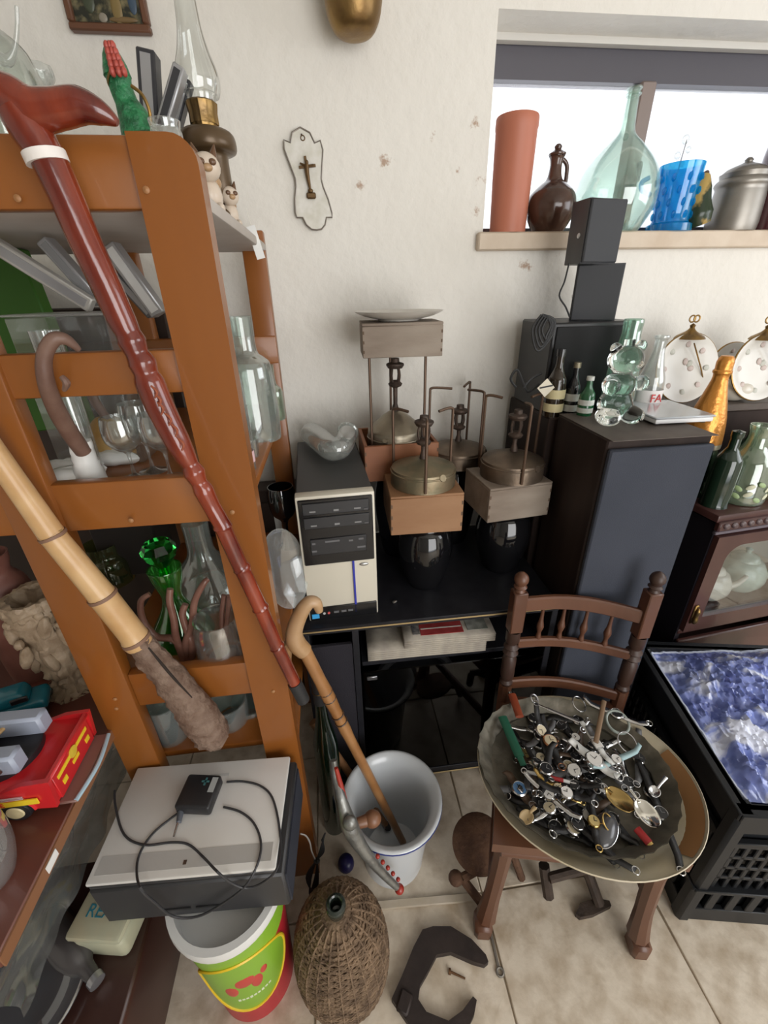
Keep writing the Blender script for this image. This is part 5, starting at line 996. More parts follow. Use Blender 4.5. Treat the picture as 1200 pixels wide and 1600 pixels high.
# ================================================================ black device with white laptop and bucket beneath
bp = Vector((-.288, .478, 0)); BKH = .436; t = thing('plastic_bucket', 'green and red plastic paint bucket with white rim under the black device', 'bucket', bp)
def brad(z): return .088+(.105-.088)*z/BKH
m = MB(); m.lathe([(.0005, 0), (.088, 0), (brad(BKH*.93), BKH*.93)], 48); m.obj('body', mat('bucket_red', (.42, .02, .03), .35), t)
m = MB(); m.lathe([(brad(BKH*.92), BKH*.92), (.112, BKH*.93), (.114, BKH*.97), (.113, BKH), (.1, BKH), (.096, BKH*.96), (.082, .01), (.0005, .01)], 48); m.obj('white_rim', mat('bucket_white', (.7, .7, .68), .35), t)
fa = math.atan2(-bp.y, -bp.x)
def patch(m, a0, a1, zf0, zf1, off=.0008, n=24, k=8): m.grid(lambda u, v: Vector(((brad(zf0(u)+(zf1(u)-zf0(u))*v)+off)*math.cos(a0+(a1-a0)*u), (brad(zf0(u)+(zf1(u)-zf0(u))*v)+off)*math.sin(a0+(a1-a0)*u), zf0(u)+(zf1(u)-zf0(u))*v)), n, k)
GRB = mat('bucket_green', (.22, .42, .03), .35)
m = MB(); patch(m, fa-PI, fa+PI, lambda u: BKH*(.74+.05*math.cos(2*PI*u)), lambda u: BKH*.925, n=48); m.obj('green_band', GRB, t, fix=False)
ov = lambda u: math.sqrt(max(0, 1-(2*u-1)**2))
m = MB(); patch(m, fa-1.35, fa+.72, lambda u: BKH*(.53-.32*ov(u)), lambda u: BKH*(.53+.26*ov(u)), off=.0012); m.obj('green_oval', GRB, t, fix=False)
m = MB(); pts = []
for i in range(48):
    a = 2*PI*i/48; z = BKH*(.53+(.26 if math.sin(a) > 0 else .32)*math.sin(a)); an = fa-.315+1.035*math.cos(a); pts.append(((brad(z)+.001)*math.cos(an), (brad(z)+.001)*math.sin(an), z))
m.tube(pts, .0035, seg=6, closed=True); m.obj('yellow_outline', mat('bucket_yellow', (.75, .5, .02), .4), t)
EMB = mat('emblem_red', (.5, .05, .04), .4)
for (da, z, ra, rz_3) in ((-.62, .5, .11, .03), (-.3, .57, .16, .026), (-.08, .52, .1, .034), (.1, .57, .07, .018)):
    q = BKH*z; m = MB(); m.ball(((brad(q)-.0005)*math.cos(fa+da), (brad(q)-.0005)*math.sin(fa+da), q), (.0035, .088*ra*1.4, rz_3), rot=(0, 0, fa+da), u=14, v=8); m.obj('emblem', EMB, t)
for i in range(9):
    da = -.55+.085*i; q = BKH*.37; MB().box(((brad(q)+.001)*math.cos(fa+da), (brad(q)+.001)*math.sin(fa+da), q), (.001, .0055, .007 if i % 3 else .010), rot=(0, 0, fa+da)).obj('slogan_mark', mat('slogan_white', (.65, .7, .5), .5), t)
DV = Vector((-.326, .540, BKH+.001)); DW, DD = .335, .213; drz = -.055
t = thing('black_device', 'flat black electronic device lying on the paint bucket under the white laptop', 'device', DV, drz)
MB().box((.006, 0, .058), (DW+.012, DD+.004, .116), bev=.004).obj('case', mat('device_charcoal', (.03, .03, .032), .5), t)
MB().box((DW/2+.0135, .0, .05), (.003, DD*.94, .1)).obj('side_panel', mat('device_navy', (.022, .026, .04), .5), t)
for s in (-1, 1):
    MB().box((s*.03, -DD/2-.003, .03), (.05, .003, .005)).obj('front_slot', RUBBER, t)
lz = DV.z+.1165; t = thing('laptop', 'closed white laptop with black charger on top of it', 'laptop', (DV.x, DV.y, lz), drz)
LID = mat('laptop_white', (.70, .69, .67), .35, col2=(.62, .6, .56), scale=3)
MB().box((0, 0, .006), (DW-.002, DD-.002, .012), bev=.003).obj('base', mat('laptop_dark_base', (.035, .035, .037), .45), t)
MB().box((0, 0, .0165), (DW, DD, .009), bev=.003, seg=2).obj('lid', LID, t)
MB().box((0, -DD/2+.028, .0212), (DW-.02, .03, .0006)).obj('grey_band', mat('lid_grey_band', (.45, .44, .42), .4), t)
MB().box((.0, -DD/2+.022, .0216), (.006, .007, .001)).obj('latch_mark', IRON, t)
MB().box((.02, .075, .0212), (.04, .006, .0005)).obj('faint_logo', mat('lid_logo', (.48, .48, .47), .35), t)
LZ = lz+.0212
# charger
g = az(314, 1247, LZ); t = thing('power_adapter', 'black square power adapter with cable lying on the white laptop', 'adapter', g, drz-.12)
MB().box((0, 0, .014), (.072, .068, .027), bev=.006, seg=3).obj('brick', BLACK_PLASTIC, t)
MB().box((.026, .012, .0277), (.012, .03, .0006)).obj('sticker', mat('sticker_grey', (.4, .42, .42), .5), t)
for d_ in ((.004, .016), (.016, .004)): MB().box((.008, .018, .0277), (d_[0], d_[1], .0005)).obj('plus_mark', mat('print_teal', (.05, .16, .17), .5), t)
def cpt(x, y):
    px, py = x*.41667, 1060+y*.41667
    if py < 1360: q = az(px, py, LZ+.0025)
    else: q = ay(px, py, DV.y-DD/2-.02)
    return q-g
CAB = mat('cable_grey', (.03, .03, .033), .45)
inv = Euler((0, 0, -(drz-.12)))
def cable(name, pts, r=.0022):
    P = [cpt(x, y) for x, y in pts]
    for q in P: q.rotate(inv)
    m = MB(); m.tube(P, r, seg=7, smooth=5); m.obj(name, CAB, t)
cable('cable', [(430, 420), (433, 480), (465, 585), (540, 624), (640, 615), (705, 622), (760, 668), (815, 725), (865, 765), (920, 785), (975, 772), (1035, 720), (1052, 640), (1045, 540), (1020, 445), (975, 402), (910, 386), (850, 388)])
cable('cable', [(668, 505), (585, 570), (535, 635), (513, 705), (525, 785), (580, 840), (650, 893), (740, 893), (830, 848), (920, 778), (968, 690), (978, 610), (950, 540), (900, 500), (838, 482)])
P = [cpt(690, 460), cpt(682, 505), cpt(674, 548)]
for q in P: q.rotate(inv)
m = MB(); m.tube([v+Vector((0, 0, .008)) for v in P], [.006, .0065, .005], seg=12); m.obj('connector', mat('connector_grey', (.1, .11, .13), .35), t)
P = [cpt(672, 545), cpt(655, 600)]
for q in P: q.rotate(inv)
m = MB(); m.tube([v+Vector((0, 0, .007)) for v in P], [.003, .002], seg=10); m.obj('connector_tip', CHR, t)
# black cord bundle hanging beside the device
p = ay(492, 1330, .59); t = thing('cord_bundle', 'bundle of thin black cord tied in the middle beside the shelf post', 'cord', p)
m = MB()
for k_ in range(6): ptube(m, [(508-k_, 1302+k_*2, .60), (500+k_*1.2, 1330, .595), (494, 1345, .59), (486-k_*1.5, 1372, .585), (484+k_*2, 1398, .58), (492+k_, 1372, .58), (496, 1345, .585)], 1.4, smooth=5, seg=5)
m.obj('strands', RUBBER, t, origin=p)
m = MB(); ptube(m, [(470, 1303, .56), (478, 1306, .57), (484, 1316, .58), (487, 1330, .585), (492, 1342, .588)], 1.2, smooth=5, seg=5); m.obj('pale_tail', mat('grey_cord', (.3, .28, .26), .5), t, origin=p)
MB().torus(ay(495, 1345, .588)-p, .006, .0022, seg=12).obj('tie', RUBBER, t)
# ================================================================ left corner: low dark cabinet, table board and things on them
LCZ = .345
t = thing('low_cabinet', 'dark mahogany low cabinet in the bottom left corner', 'cabinet', (-.80, .42, 0)); MH = mat('dark_mahogany', (.035, .013, .010), .35, col2=(.055, .022, .016), scale=6, coat=.2)
MB().box((0, 0, LCZ-.012), (.69, .36, .024), bev=.005).obj('top', MH, t); MB().box((-.01, 0, LCZ/2), (.65, .33, LCZ-.025), bev=.003).obj('body', MH, t)
for s in (-1, 1): MB().box((s*.16, -.167, LCZ/2), (.3, .008, LCZ-.06), bev=.003).obj('door', MH, t)
MB().ball((.335, -.155, LCZ-.02), (.018, .018, .014)).lathe([(.0005, .26), (.012, .262), (.016, .29), (.011, .315), (.0005, .32)], 16, c=(.335, -.155, 0)).obj('turned_corner', mat('black_turned_wood', (.012, .01, .012), .3), t)
TBZ = .70
t = thing('side_table', 'reddish brown table board carrying the toy fire engine', 'table', (-.86, .62, LCZ+.0005))
TBW = mat('table_wood', (.1, .028, .018), .35, col2=(.15, .045, .028), scale=6, stretch=(1, .2, 1), coat=.2)
zt = TBZ-LCZ; MB().box((0, -.01, zt-.014), (.70, .60, .028), bev=.003).obj('top', TBW, t)
MB().box((.351, -.01, zt-.014), (.003, .598, .024)).obj('edge_band', mat('pale_edge_band', (.25, .11, .05), .5), t)
MB().box((.354, -.19, zt-.012), (.001, .028, .016)).obj('white_sticker', mat('white_card', (.8, .8, .78), .7), t)
for x, y in ((-.2, -.2), (-.2, .05), (-.02, .0)): MB().box((x, y, (zt-.028)/2), (.05, .05, zt-.03), bev=.004).obj('leg', TBW, t)
# fire engine
t = thing('toy_fire_engine', 'red toy fire engine with grey ladder turntable on the table board', 'toy', (-.52, .50, TBZ+.0005)); FR = mat('toy_red', (.6, .02, .025), .28, coat=.3); FY = mat('toy_yellow', (.85, .6, .03), .4); FG = mat('toy_grey', (.34, .38, .47), .35); FB = mat('toy_black', (.015, .015, .018), .4)
LN, WD = .30, .135
MB().box((-LN/2, WD/2, .05), (LN, WD, .056), bev=.006, seg=2).obj('body', FR, t)
MB().box((-LN/2, WD/2, .019), (LN-.02, WD-.02, .02), bev=.003).obj('chassis', FB, t)
for y in (.0, WD): 
    m = MB(); m.prism([(0, .022), (.008, .09), (-.035, .088), (-.075, .074), (-LN, .07), (-LN, .06), (-.08, .062), (-.05, .05), (-.03, .025)], .008, T((0, y+.004, 0), (PI/2, 0, 0))); m.obj('side_fin', FR, t)
MB().box((.002, WD/2, .085), (.012, WD, .008), bev=.003).obj('rear_ledge', FR, t)
rp = MB().box((.001, WD/2, .052), (.004, WD-.02, .055), bev=.001).obj('rear_panel', FR, t)
for y, z, sy, sz in ((.038, .066, .038, .008), (.097, .066, .038, .008), (.03, .045, .012, .011), (.108, .045, .012, .011), (.068, .048, .02, .008)): MB().box((.0035, y, z), (.0012, sy, sz)).obj('yellow_mark', FY, rp)
MB().lathe([(.0005, 0), (.011, 0), (.011, .0015), (.0005, .002)], 16, rot=(0, PI/2, 0), c=(.0035, .0675, .066)).obj('crest', mat('crest_gold', (.7, .5, .05), .4), rp)
MB().box((.012, WD/2, .02), (.03, WD-.004, .006), bev=.002).obj('rear_step', mat('step_brown', (.22, .12, .1), .5), t); MB().tube([(.026, .004, .022), (.034, WD/2, .022), (.026, WD-.004, .022)], .004, seg=8, smooth=5).obj('bumper', mat('bumper_blue', (.4, .55, .65), .4), t)
MB().box((-.12, -.0065, .05), (.2, .002, .013)).obj('yellow_stripe', FY, t)
text_mesh('FIRE', .014, FR, t, (-.085, -.0078, .05), (PI/2, 0, 0))
for z in (.064, .06): MB().box((-.12, -.0065, z), (.16, .002, .0012)).obj('pinstripe', mat('pin_pale', (.6, .5, .5), .5), t)
for x in (-.065, -.24):
    for y in (.002, WD-.002):
        sgn = -1 if y < .05 else 1; w_ = MB().lathe([(.0005, -.008), (.022, -.008), (.024, -.004), (.024, .004), (.022, .008), (.0005, .008)], 24, rot=(PI/2, 0, 0), c=(x, y, .0245)).obj('wheel', FB, t)
        MB().lathe([(.0005, 0), (.0145, 0), (.013, .002), (.0005, .003)], 20, rot=(PI/2 if sgn < 0 else -PI/2, 0, 0), c=(x, y+sgn*.0085, .0245)).obj('hubcap', mat('hub_yellow', (.7, .6, .35), .4), w_)
    m = MB(); m.tube([(x+.032*math.cos(a), -.003, .026+.03*math.sin(a)) for a in [PI*i/10 for i in range(11)]], .004, seg=6); m.obj('wheel_arch', FR, t)
tt = MB().lathe([(.0005, .078), (.055, .078), (.055, .09), (.05, .094), (.0005, .094)], 30, c=(-.10, WD/2, 0)).obj('turntable', FB, t)
for y in (.03, .105): MB().box((-.125, y, .112), (.16, .03, .042), bev=.005).obj('crane_cheek', FG, tt); MB().cyl((-.075, y-.016 if y < .05 else y+.016, .108), (-.075, y, .108), .009, seg=12).obj('pivot_bolt', STEEL, tt)
MB().box((-.15, WD/2, .112), (.06, .05, .012), bev=.003).obj('ladder_deck', FB, tt)
for x in (-.12, -.15): MB().cyl((x, .045, .118), (x+.014, .095, .118), .004, seg=8).obj('ladder_rung', mat('rung_tan', (.55, .35, .15), .5), tt)
# carved statue vase, toy car, clay jar
p = on_line(114, .80, TBZ); t = thing('carved_vase', 'tan resin vase densely carved with figures behind the fire engine', 'vase', p); RES = mat('tan_resin', (.22, .15, .09), .6, col2=(.36, .27, .18), scale=30, bump=.4, bscale=60)
pr = vprof(p, [(1098, 34), (1086, 38), (1070, 34), (1058, 20), (1040, 23), (1005, 30), (970, 35), (950, 39), (938, 41), (928, 40)], 5)
m = MB(); m.lathe([(.0005, 0)]+pr+[(r*.8, z-.002) for r, z in pr[::-1][:6]]+[(.0005, pr[-1][1]-.05)], 64); m.noise(.008, 45).noise(.007, 110, 3); m.obj('body', RES, t)
for i in range(9):
    a = -2.6+.42*i; z = pr[-1][1]*(.35+.07*(i*5 % 7)); r = .04+.012*(i % 3); q = Vector((r*math.cos(a), r*math.sin(a), z)); MB().ball(q, (.012, .012, .03), rot=(0, .3*(-1)**i, 0), u=10, v=8).ball(q+Vector((0, 0, .035)), .01, u=10, v=8).noise(.003, 120).obj('carved_figure', RES, t)
p = on_line(52, .73, TBZ); t = thing('toy_car', 'teal toy car behind the fire engine', 'toy', p, .35); TEAL = mat('toy_teal', (.01, .16, .22), .25, coat=.4)
MB().box((-.02, 0, .032), (.12, .06, .032), bev=.012, seg=3).obj('body', TEAL, t); MB().box((-.02, 0, .06), (.07, .054, .03), bev=.01, seg=3, taper=(.75, .85)).obj('cabin', TEAL, t); MB().box((-.0, -.026, .062), (.03, .006, .014), bev=.002).obj('window', FB, t)
for x in (-.055, .02):
    for y in (-.027, .027): MB().lathe([(.0005, -.006), (.016, -.006), (.016, .006), (.0005, .006)], 18, rot=(PI/2, 0, 0), c=(x, y, .0165)).obj('wheel', FB, t)
vessel('clay_jar', 'reddish brown clay jar at the left edge behind the carved vase', 'jar', on_line(64, .87, TBZ), [(1050, 30), (1040, 36), (960, 40), (915, 36), (895, 24), (880, 28), (868, 30)], mat('red_clay', (.14, .05, .035), .5, col2=(.2, .08, .06), scale=12))
vessel('glass_bowl', 'pale blue tinted glass bowl at the far left edge behind the posts', 'bowl', on_line(-8, .80, 1.135)+Vector((0, 0, 0)), [(868, 14), (860, 22), (840, 30), (815, 32), (800, 30)], thin_glass('bluish_glass', (.75, .85, .9), haze=.2)) if False else None
vessel('glass_globe', 'large clear glass globe at the bottom left on the table board', 'bowl', az(-22, 1372, TBZ), [(1395, 24), (1380, 38), (1340, 56), (1300, 58), (1262, 44), (1238, 26), (1232, 26)], thin_glass('globe_glass', (.86, .86, .86), gloss=.25, edge=.8, haze=.15), seg=36)
# tin box, bottle, glass plate on the low cabinet
TIN = mat('pale_green_tin', (.36, .37, .27), .4, col2=(.43, .42, .3), scale=18); p = Vector((-.512, .497, LCZ+.0005)); t = thing('tin_box', 'pale green printed tin box with blue lettering under the black device', 'tin', p, -.18)
MB().box((0, 0, .032), (.105, .15, .064), bev=.014, seg=3).obj('body', TIN, t); ld = MB().box((0, 0, .073), (.109, .154, .018), bev=.008, seg=2).obj('lid', mat('tin_lid', (.42, .38, .26), .4, col2=(.36, .38, .28), scale=12), t)
text_mesh('REAL', .03, mat('tin_blue', (.03, .2, .27), .5), ld, (0, -.035, .0825), (0, 0, 0)); MB().box((-.005, .0, .0822), (.03, .028, .0006)).obj('yellow_patch', mat('tin_yellow', (.5, .38, .05), .5), ld)
a, b = az(72, 1432, LCZ+.035), az(150, 1532, LCZ+.02); t = thing('dark_bottle', 'dark grey bottle lying wrapped in clear film on the low cabinet', 'bottle', a); d_ = b-a
m = MB(); m.tube([d_*f for f in (0, .03, .1, .5, .68, .8, .95, 1)], [.01, .028, .033, .033, .026, .014, .012, .012], seg=20, smooth=3); m.obj('body', mat('smoke_plastic', (.05, .045, .045), .25, coat=.3), t)
m = MB(); m.tube([d_*.96, d_*1.03], .014, seg=14); m.obj('cap', mat('bottle_silver_cap', (.4, .4, .42), .3, .8), t)
p = az(0, 1500, LCZ+.0); m = MB(); m.lathe(smooth_prof([(.0005, .002), (.06, .002), (.085, .012), (.11, .02), (.112, .022), (.085, .016), (.06, .006), (.0005, .006)], 2), 40); t = m.obj('glass_plate', thin_glass('smoky_plate', (.6, .62, .66), gloss=.35, edge=.9, haze=.2, hazecol=(.5, .55, .6)), loc=Vector((-.655, .385, LCZ)), label='round smoky glass plate at the bottom left on the low cabinet', cat='plate'); MB().torus((0, 0, .021), .111, .0025, seg=48).obj('bright_rim', CHR, t)
# crumpled clear film hanging between the table board and the laptop
from mathutils import noise as _nz
FILM = thin_glass('clear_film', (.72, .74, .74), gloss=.3, edge=.75, haze=.28, hazecol=(.36, .37, .36), rough=.2, bump=.4, bscale=26)
def film(u, v):
    Y = .315+.35*v; x0 = -.501; q = Vector((x0-.012-.05*u-.03*math.sin(u*3), Y+.12*u*v+.01*math.sin(9*u), .668-.2*u))
    n = _nz.noise(Vector((u*4, v*6, 3))); q += Vector((.022*n*(.3+u), .012*_nz.noise(Vector((u*5, v*7, 9))), .015*_nz.noise(Vector((u*6, v*5, 1))))); return q
m = MB(); m.grid(film, 36, 36); o = m.obj('plastic_film', FILM, origin=(-.5, .5, .5), label='crumpled clear plastic film hanging between the table board and the laptop', cat='film', fix=False); 
# ================================================================ brown sideboard at the wall (right), display cabinet, crate
t = thing('sideboard', 'dark brown sideboard at the wall carrying the decorated plates', 'sideboard', (1.42, 1.185, 0)); SBZ = 1.175
MB().box((0, .1, SBZ-.012), (1.12, .2, .024), bev=.004).obj('top', VTOP, t); MB().box((0, .1, SBZ/2-.012), (1.1, .195, SBZ-.024), bev=.003).obj('body', VENEER, t)
# display cabinet
DCZ = .938; DX, DY = 1.037, .93; drz2 = .10
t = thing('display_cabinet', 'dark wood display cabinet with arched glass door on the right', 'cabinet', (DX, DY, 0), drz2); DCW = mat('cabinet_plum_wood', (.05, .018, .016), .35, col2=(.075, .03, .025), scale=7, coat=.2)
DWW, DDD = .62, .18
MB().box((DWW/2, DDD/2, DCZ-.012), (DWW+.02, DDD+.01, .024), bev=.006, seg=2).obj('top', DCW, t)
MB().box((DWW/2, -.004, DCZ-.034), (DWW+.01, .018, .03), bev=.004).obj('cornice', DCW, t)
for i in range(22):
    MB().ball((.018+i*.0275, -.014, DCZ-.032), (.012, .006, .009), rot=(0, .6, 0), u=10, v=6).obj('carved_leaf', mat('carving_dark', (.09, .06, .06), .35), t)
MB().box((DWW/2, -.002, DCZ-.056), (DWW+.006, .012, .010), bev=.002).obj('moulding', mat('grey_plum', (.12, .1, .12), .3), t)
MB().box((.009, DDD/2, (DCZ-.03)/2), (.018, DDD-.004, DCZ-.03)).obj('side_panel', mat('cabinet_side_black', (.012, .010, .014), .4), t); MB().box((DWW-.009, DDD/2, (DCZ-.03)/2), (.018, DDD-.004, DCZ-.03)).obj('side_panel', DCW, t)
MB().box((DWW/2, DDD-.005, DCZ/2), (DWW-.04, .008, DCZ-.04)).obj('back_panel', mat('pale_back', (.4, .36, .3), .6), t)
for z in (.575, .3, .03): MB().box((DWW/2, DDD/2+.004, z), (DWW-.038, DDD-.02, .014)).obj('shelf_board', DCW, t)
dz0, dz1 = .53, DCZ-.065; dr = MB()
# door frame with an arched opening, made from a polygon strip
ow0, ow1, oz0, oz1 = .055, DWW-.055, dz0+.05, dz1-.035; n = 12
inner = [(ow0, oz0), (ow0, oz1-.05)]+[(ow0+.05-.05*math.cos(PI/2*i/n), oz1-.05+.05*math.sin(PI/2*i/n)) for i in range(1, n)]+[(ow0+.05, oz1), (ow1-.05, oz1)]+[(ow1-.05+.05*math.sin(PI/2*i/n), oz1-.05+.05*math.cos(PI/2*i/n)) for i in range(1, n)]+[(ow1, oz1-.05), (ow1, oz0)]
def outp(x, z): return (min(max((x-DWW/2)*1.6+DWW/2, .004), DWW-.004), min(max((z-(oz0+oz1)/2)*1.8+(oz0+oz1)/2, dz0), dz1))
outer = [outp(x, z) for x, z in inner]; N_ = len(inner); vs = []; fs = []
for y in (-.016, .0): vs += [(x, y, z) for x, z in outer]+[(x, y, z) for x, z in inner]
for i in range(N_):
    j = (i+1) % N_; fs += [(i, j, N_+j, N_+i), (2*N_+j, 2*N_+i, 3*N_+i, 3*N_+j), (N_+i, N_+j, 3*N_+j, 3*N_+i), (j, i, 2*N_+i, 2*N_+j)]
dr._add(vs, fs); door = dr.obj('door', DCW, t, ang=30)
m = MB(); m.box(((ow0+ow1)/2, -.006, (oz0+oz1)/2), (ow1-ow0+.01, .003, oz1-oz0+.01)); m.obj('glass_pane', thin_glass('cabinet_pane', (.9, .92, .92), gloss=.1, edge=.4), door)
hx = .018; m = MB(); m.lathe(smooth_prof([(.0005, 0), (.006, .002), (.009, .012), (.006, .03), (.008, .045), (.004, .055), (.0005, .058)], 2), 12, c=(hx, -.026, dz0+.04)); m.box((hx, -.019, dz0+.07), (.016, .006, .07), bev=.003); m.obj('brass_handle', BRASS, door)
MB().box((DWW/2, -.008, .26), (DWW-.008, .016, .46), bev=.004).obj('lower_door', DCW, t)
MB().box((DWW/2, .01, .515), (DWW-.01, .02, .022), bev=.003).obj('cross_rail', DCW, t)
# porcelain inside
def inside(x, y): v = Vector((x, y, 0)); v.rotate(Euler((0, 0, drz2))); return Vector((DX, DY, .5825))+v
POR = mat('porcelain_cream', (.66, .64, .58), .2, coat=.3); POG = mat('porcelain_green', (.5, .58, .52), .2, coat=.3)
def pot(label, p, s, mt, spout=True):
    t = thing('teapot', label, 'teapot', p, -.4)
    MB().lathe(smooth_prof([(.0005, 0), (.03*s, 0), (.05*s, .02*s), (.058*s, .05*s), (.05*s, .08*s), (.033*s, .095*s), (.0005, .097*s)], 3), 28, mod=lambda a, z: 1+.025*math.cos(10*a)).obj('body', mt, t)
    MB().lathe(smooth_prof([(.034*s, .095*s), (.028*s, .106*s), (.006*s, .114*s), (.009*s, .125*s), (.0005, .13*s)], 2), 20).obj('lid', mt, t)
    MB().tube([(-.052*s, 0, .075*s), (-.085*s, 0, .085*s), (-.09*s, 0, .05*s), (-.054*s, 0, .03*s)], .006*s, seg=8, smooth=5).obj('handle', mt, t)
    if spout: MB().tube([(.05*s, 0, .04*s), (.075*s, 0, .06*s), (.09*s, 0, .09*s)], [.012*s, .009*s, .006*s], seg=10, smooth=4).obj('spout', mt, t)
pot('cream porcelain teapot nearest the left of the display cabinet', inside(.15, .07), 1.05, POR); pot('pale green porcelain teapot right of the cream one in the cabinet', inside(.29, .085), 1.2, POG)
m = MB(); m.box((0, 0, .1), (.055, .004, .2), rot=(.12, 0, 0)); m.obj('white_card', mat('white_card', (.8, .8, .78), .7), loc=inside(.12, .15), label='plain white card leaning at the back of the display cabinet', cat='card')
# bottles on the display cabinet
def dtop(x, y): v = Vector((x, y, 0)); v.rotate(Euler((0, 0, drz2))); return Vector((DX, DY, DCZ+.0005))+v
GB = mat('bottle_green_opaque', (.008, .022, .012), .1, coat=.5)
def wine(label, p, topy, r, mt, cap=None):
    h = zrow(p, topy)-p.z; t = thing('bottle', label, 'bottle', p)
    MB().lathe(smooth_prof([(.0005, 0), (r, 0), (r*1.02, .01), (r, h*.55), (r*.85, h*.66), (r*.38, h*.78), (r*.36, h*.97), (.0005, h)], 2), 24).obj('body', mt, t)
    MB().lathe([(r*.4, h*.9), (r*.44, h*.92), (r*.44, h*.985), (.0005, h+.001)], 16).obj('mouth_ring', cap or mt, t); return t
wine('dark green bottle at the left front corner of the display cabinet', dtop(.036, .06), 672, .034, GB)
wine('dark green bottle with glossy neck just behind the carved bottle', dtop(.2, .142), 660, .033, mat('bottle_green_bright', (.012, .045, .02), .1, coat=.5))
CBG = thin_glass('carved_bottle_glass', (.78, .86, .78), gloss=.25, edge=.85, haze=.18, hazecol=(.5, .6, .45))
p = dtop(.135, .075); t = thing('painted_bottle', 'clear glass bottle painted with pale green leaves on the display cabinet', 'bottle', p)
vessel('body', None, None, p, [(778, 30), (772, 34), (735, 32), (715, 28), (698, 16), (680, 14), (668, 17), (664, 17)], CBG, parent=t)
for i in range(16):
    a = -2.9+.42*(i % 8); z = .022+.03*(i//8)+.008*(i % 3); r = 33.5*pxm(p); MB().ball((r*math.cos(a), r*math.sin(a), z), (.003, .012, .007), rot=(.5*(-1)**i, 0, a), u=8, v=6).obj('painted_leaf', mat('leaf_green', (.3, .4, .2), .5) if i % 2 else mat('leaf_cream', (.55, .55, .4), .5), t)
p = dtop(.25, .075); t = thing('painted_bottle', 'glass bottle painted with beige leaves at the right photo edge', 'bottle', p)
vessel('body', None, None, p, [(772, 26), (766, 29), (725, 28), (705, 22), (692, 12), (676, 12), (672, 13)], thin_glass('beige_bottle_glass', (.75, .72, .58), gloss=.2, edge=.7, haze=.35, hazecol=(.45, .42, .28)), parent=t)
for i in range(8):
    a = -2.9+.42*i; r = 28.6*pxm(p); MB().ball((r*math.cos(a), r*math.sin(a), .03+.012*(i % 3)), (.003, .012, .008), rot=(.5*(-1)**i, 0, a), u=8, v=6).obj('painted_leaf', MATS['leaf_green'], t)
# champagne bottle with orange foil
p = dtop(.03, .155); h = zrow(p, 556)-p.z; t = thing('champagne_bottle', 'dark bottle with bright orange foil neck behind the kitchen scale', 'bottle', p)
MB().lathe(smooth_prof([(.0005, 0), (.05, 0), (.05, h*.38), (.034, h*.6), (.02, h*.72), (.0005, h*.73)], 2), 24).obj('body', GB, t)
OR = mat('orange_foil', (.62, .26, .05), .3, .55, bump=.25, bscale=70)
MB().lathe(smooth_prof([(.052, h*.40), (.050, h*.48), (.043, h*.6), (.029, h*.74), (.0195, h*.84), (.0195, h*.88), (.0225, h*.89), (.0225, h*.905), (.0195, h*.915), (.0205, h*.96), (.014, h), (.0005, h)], 2), 24).obj('foil', OR, t)
MB().lathe([(.0525, h*.375), (.0525, h*.41)], 24).obj('silver_band', mat('foil_silver', (.65, .55, .45), .3, .8), t)
# wooden bowls, pale lamp base
WB = mat('light_brown_wood', (.30, .15, .07), .5, col2=(.38, .21, .11), scale=10)
def bowl(label, p, R, h, mt, rot):
    m = MB(); m.lathe(smooth_prof([(.0005, 0), (R*.5, 0), (R*.85, h*.4), (R, h), (R*.96, h), (R*.8, h*.45), (R*.45, .006), (.0005, .006)], 3), 32); return m.obj('wooden_bowl', mt, loc=p, rot=rot, label=label, cat='bowl')
bowl('light brown wooden bowl leaning upright right of the champagne bottle', dtop(.3, .16)+Vector((0, 0, .087)), .088, .04, WB, (1.25, 0, -.15))
p = Vector((1.26, 1.25, SBZ+.0005)); t = thing('oil_lamp', 'small white oil lamp with brass collar at the right photo edge', 'lamp', p)
MB().lathe(smooth_prof([(.0005, 0), (.03, 0), (.05, .015), (.058, .035), (.045, .055), (.02, .064), (.0005, .065)], 3), 26).obj('font', mat('lamp_cream', (.6, .56, .48), .25, coat=.3), t); MB().lathe([(.0005, .062), (.02, .063), (.022, .07), (.018, .085), (.0005, .087)], 20).obj('brass_collar', BRASS, t)
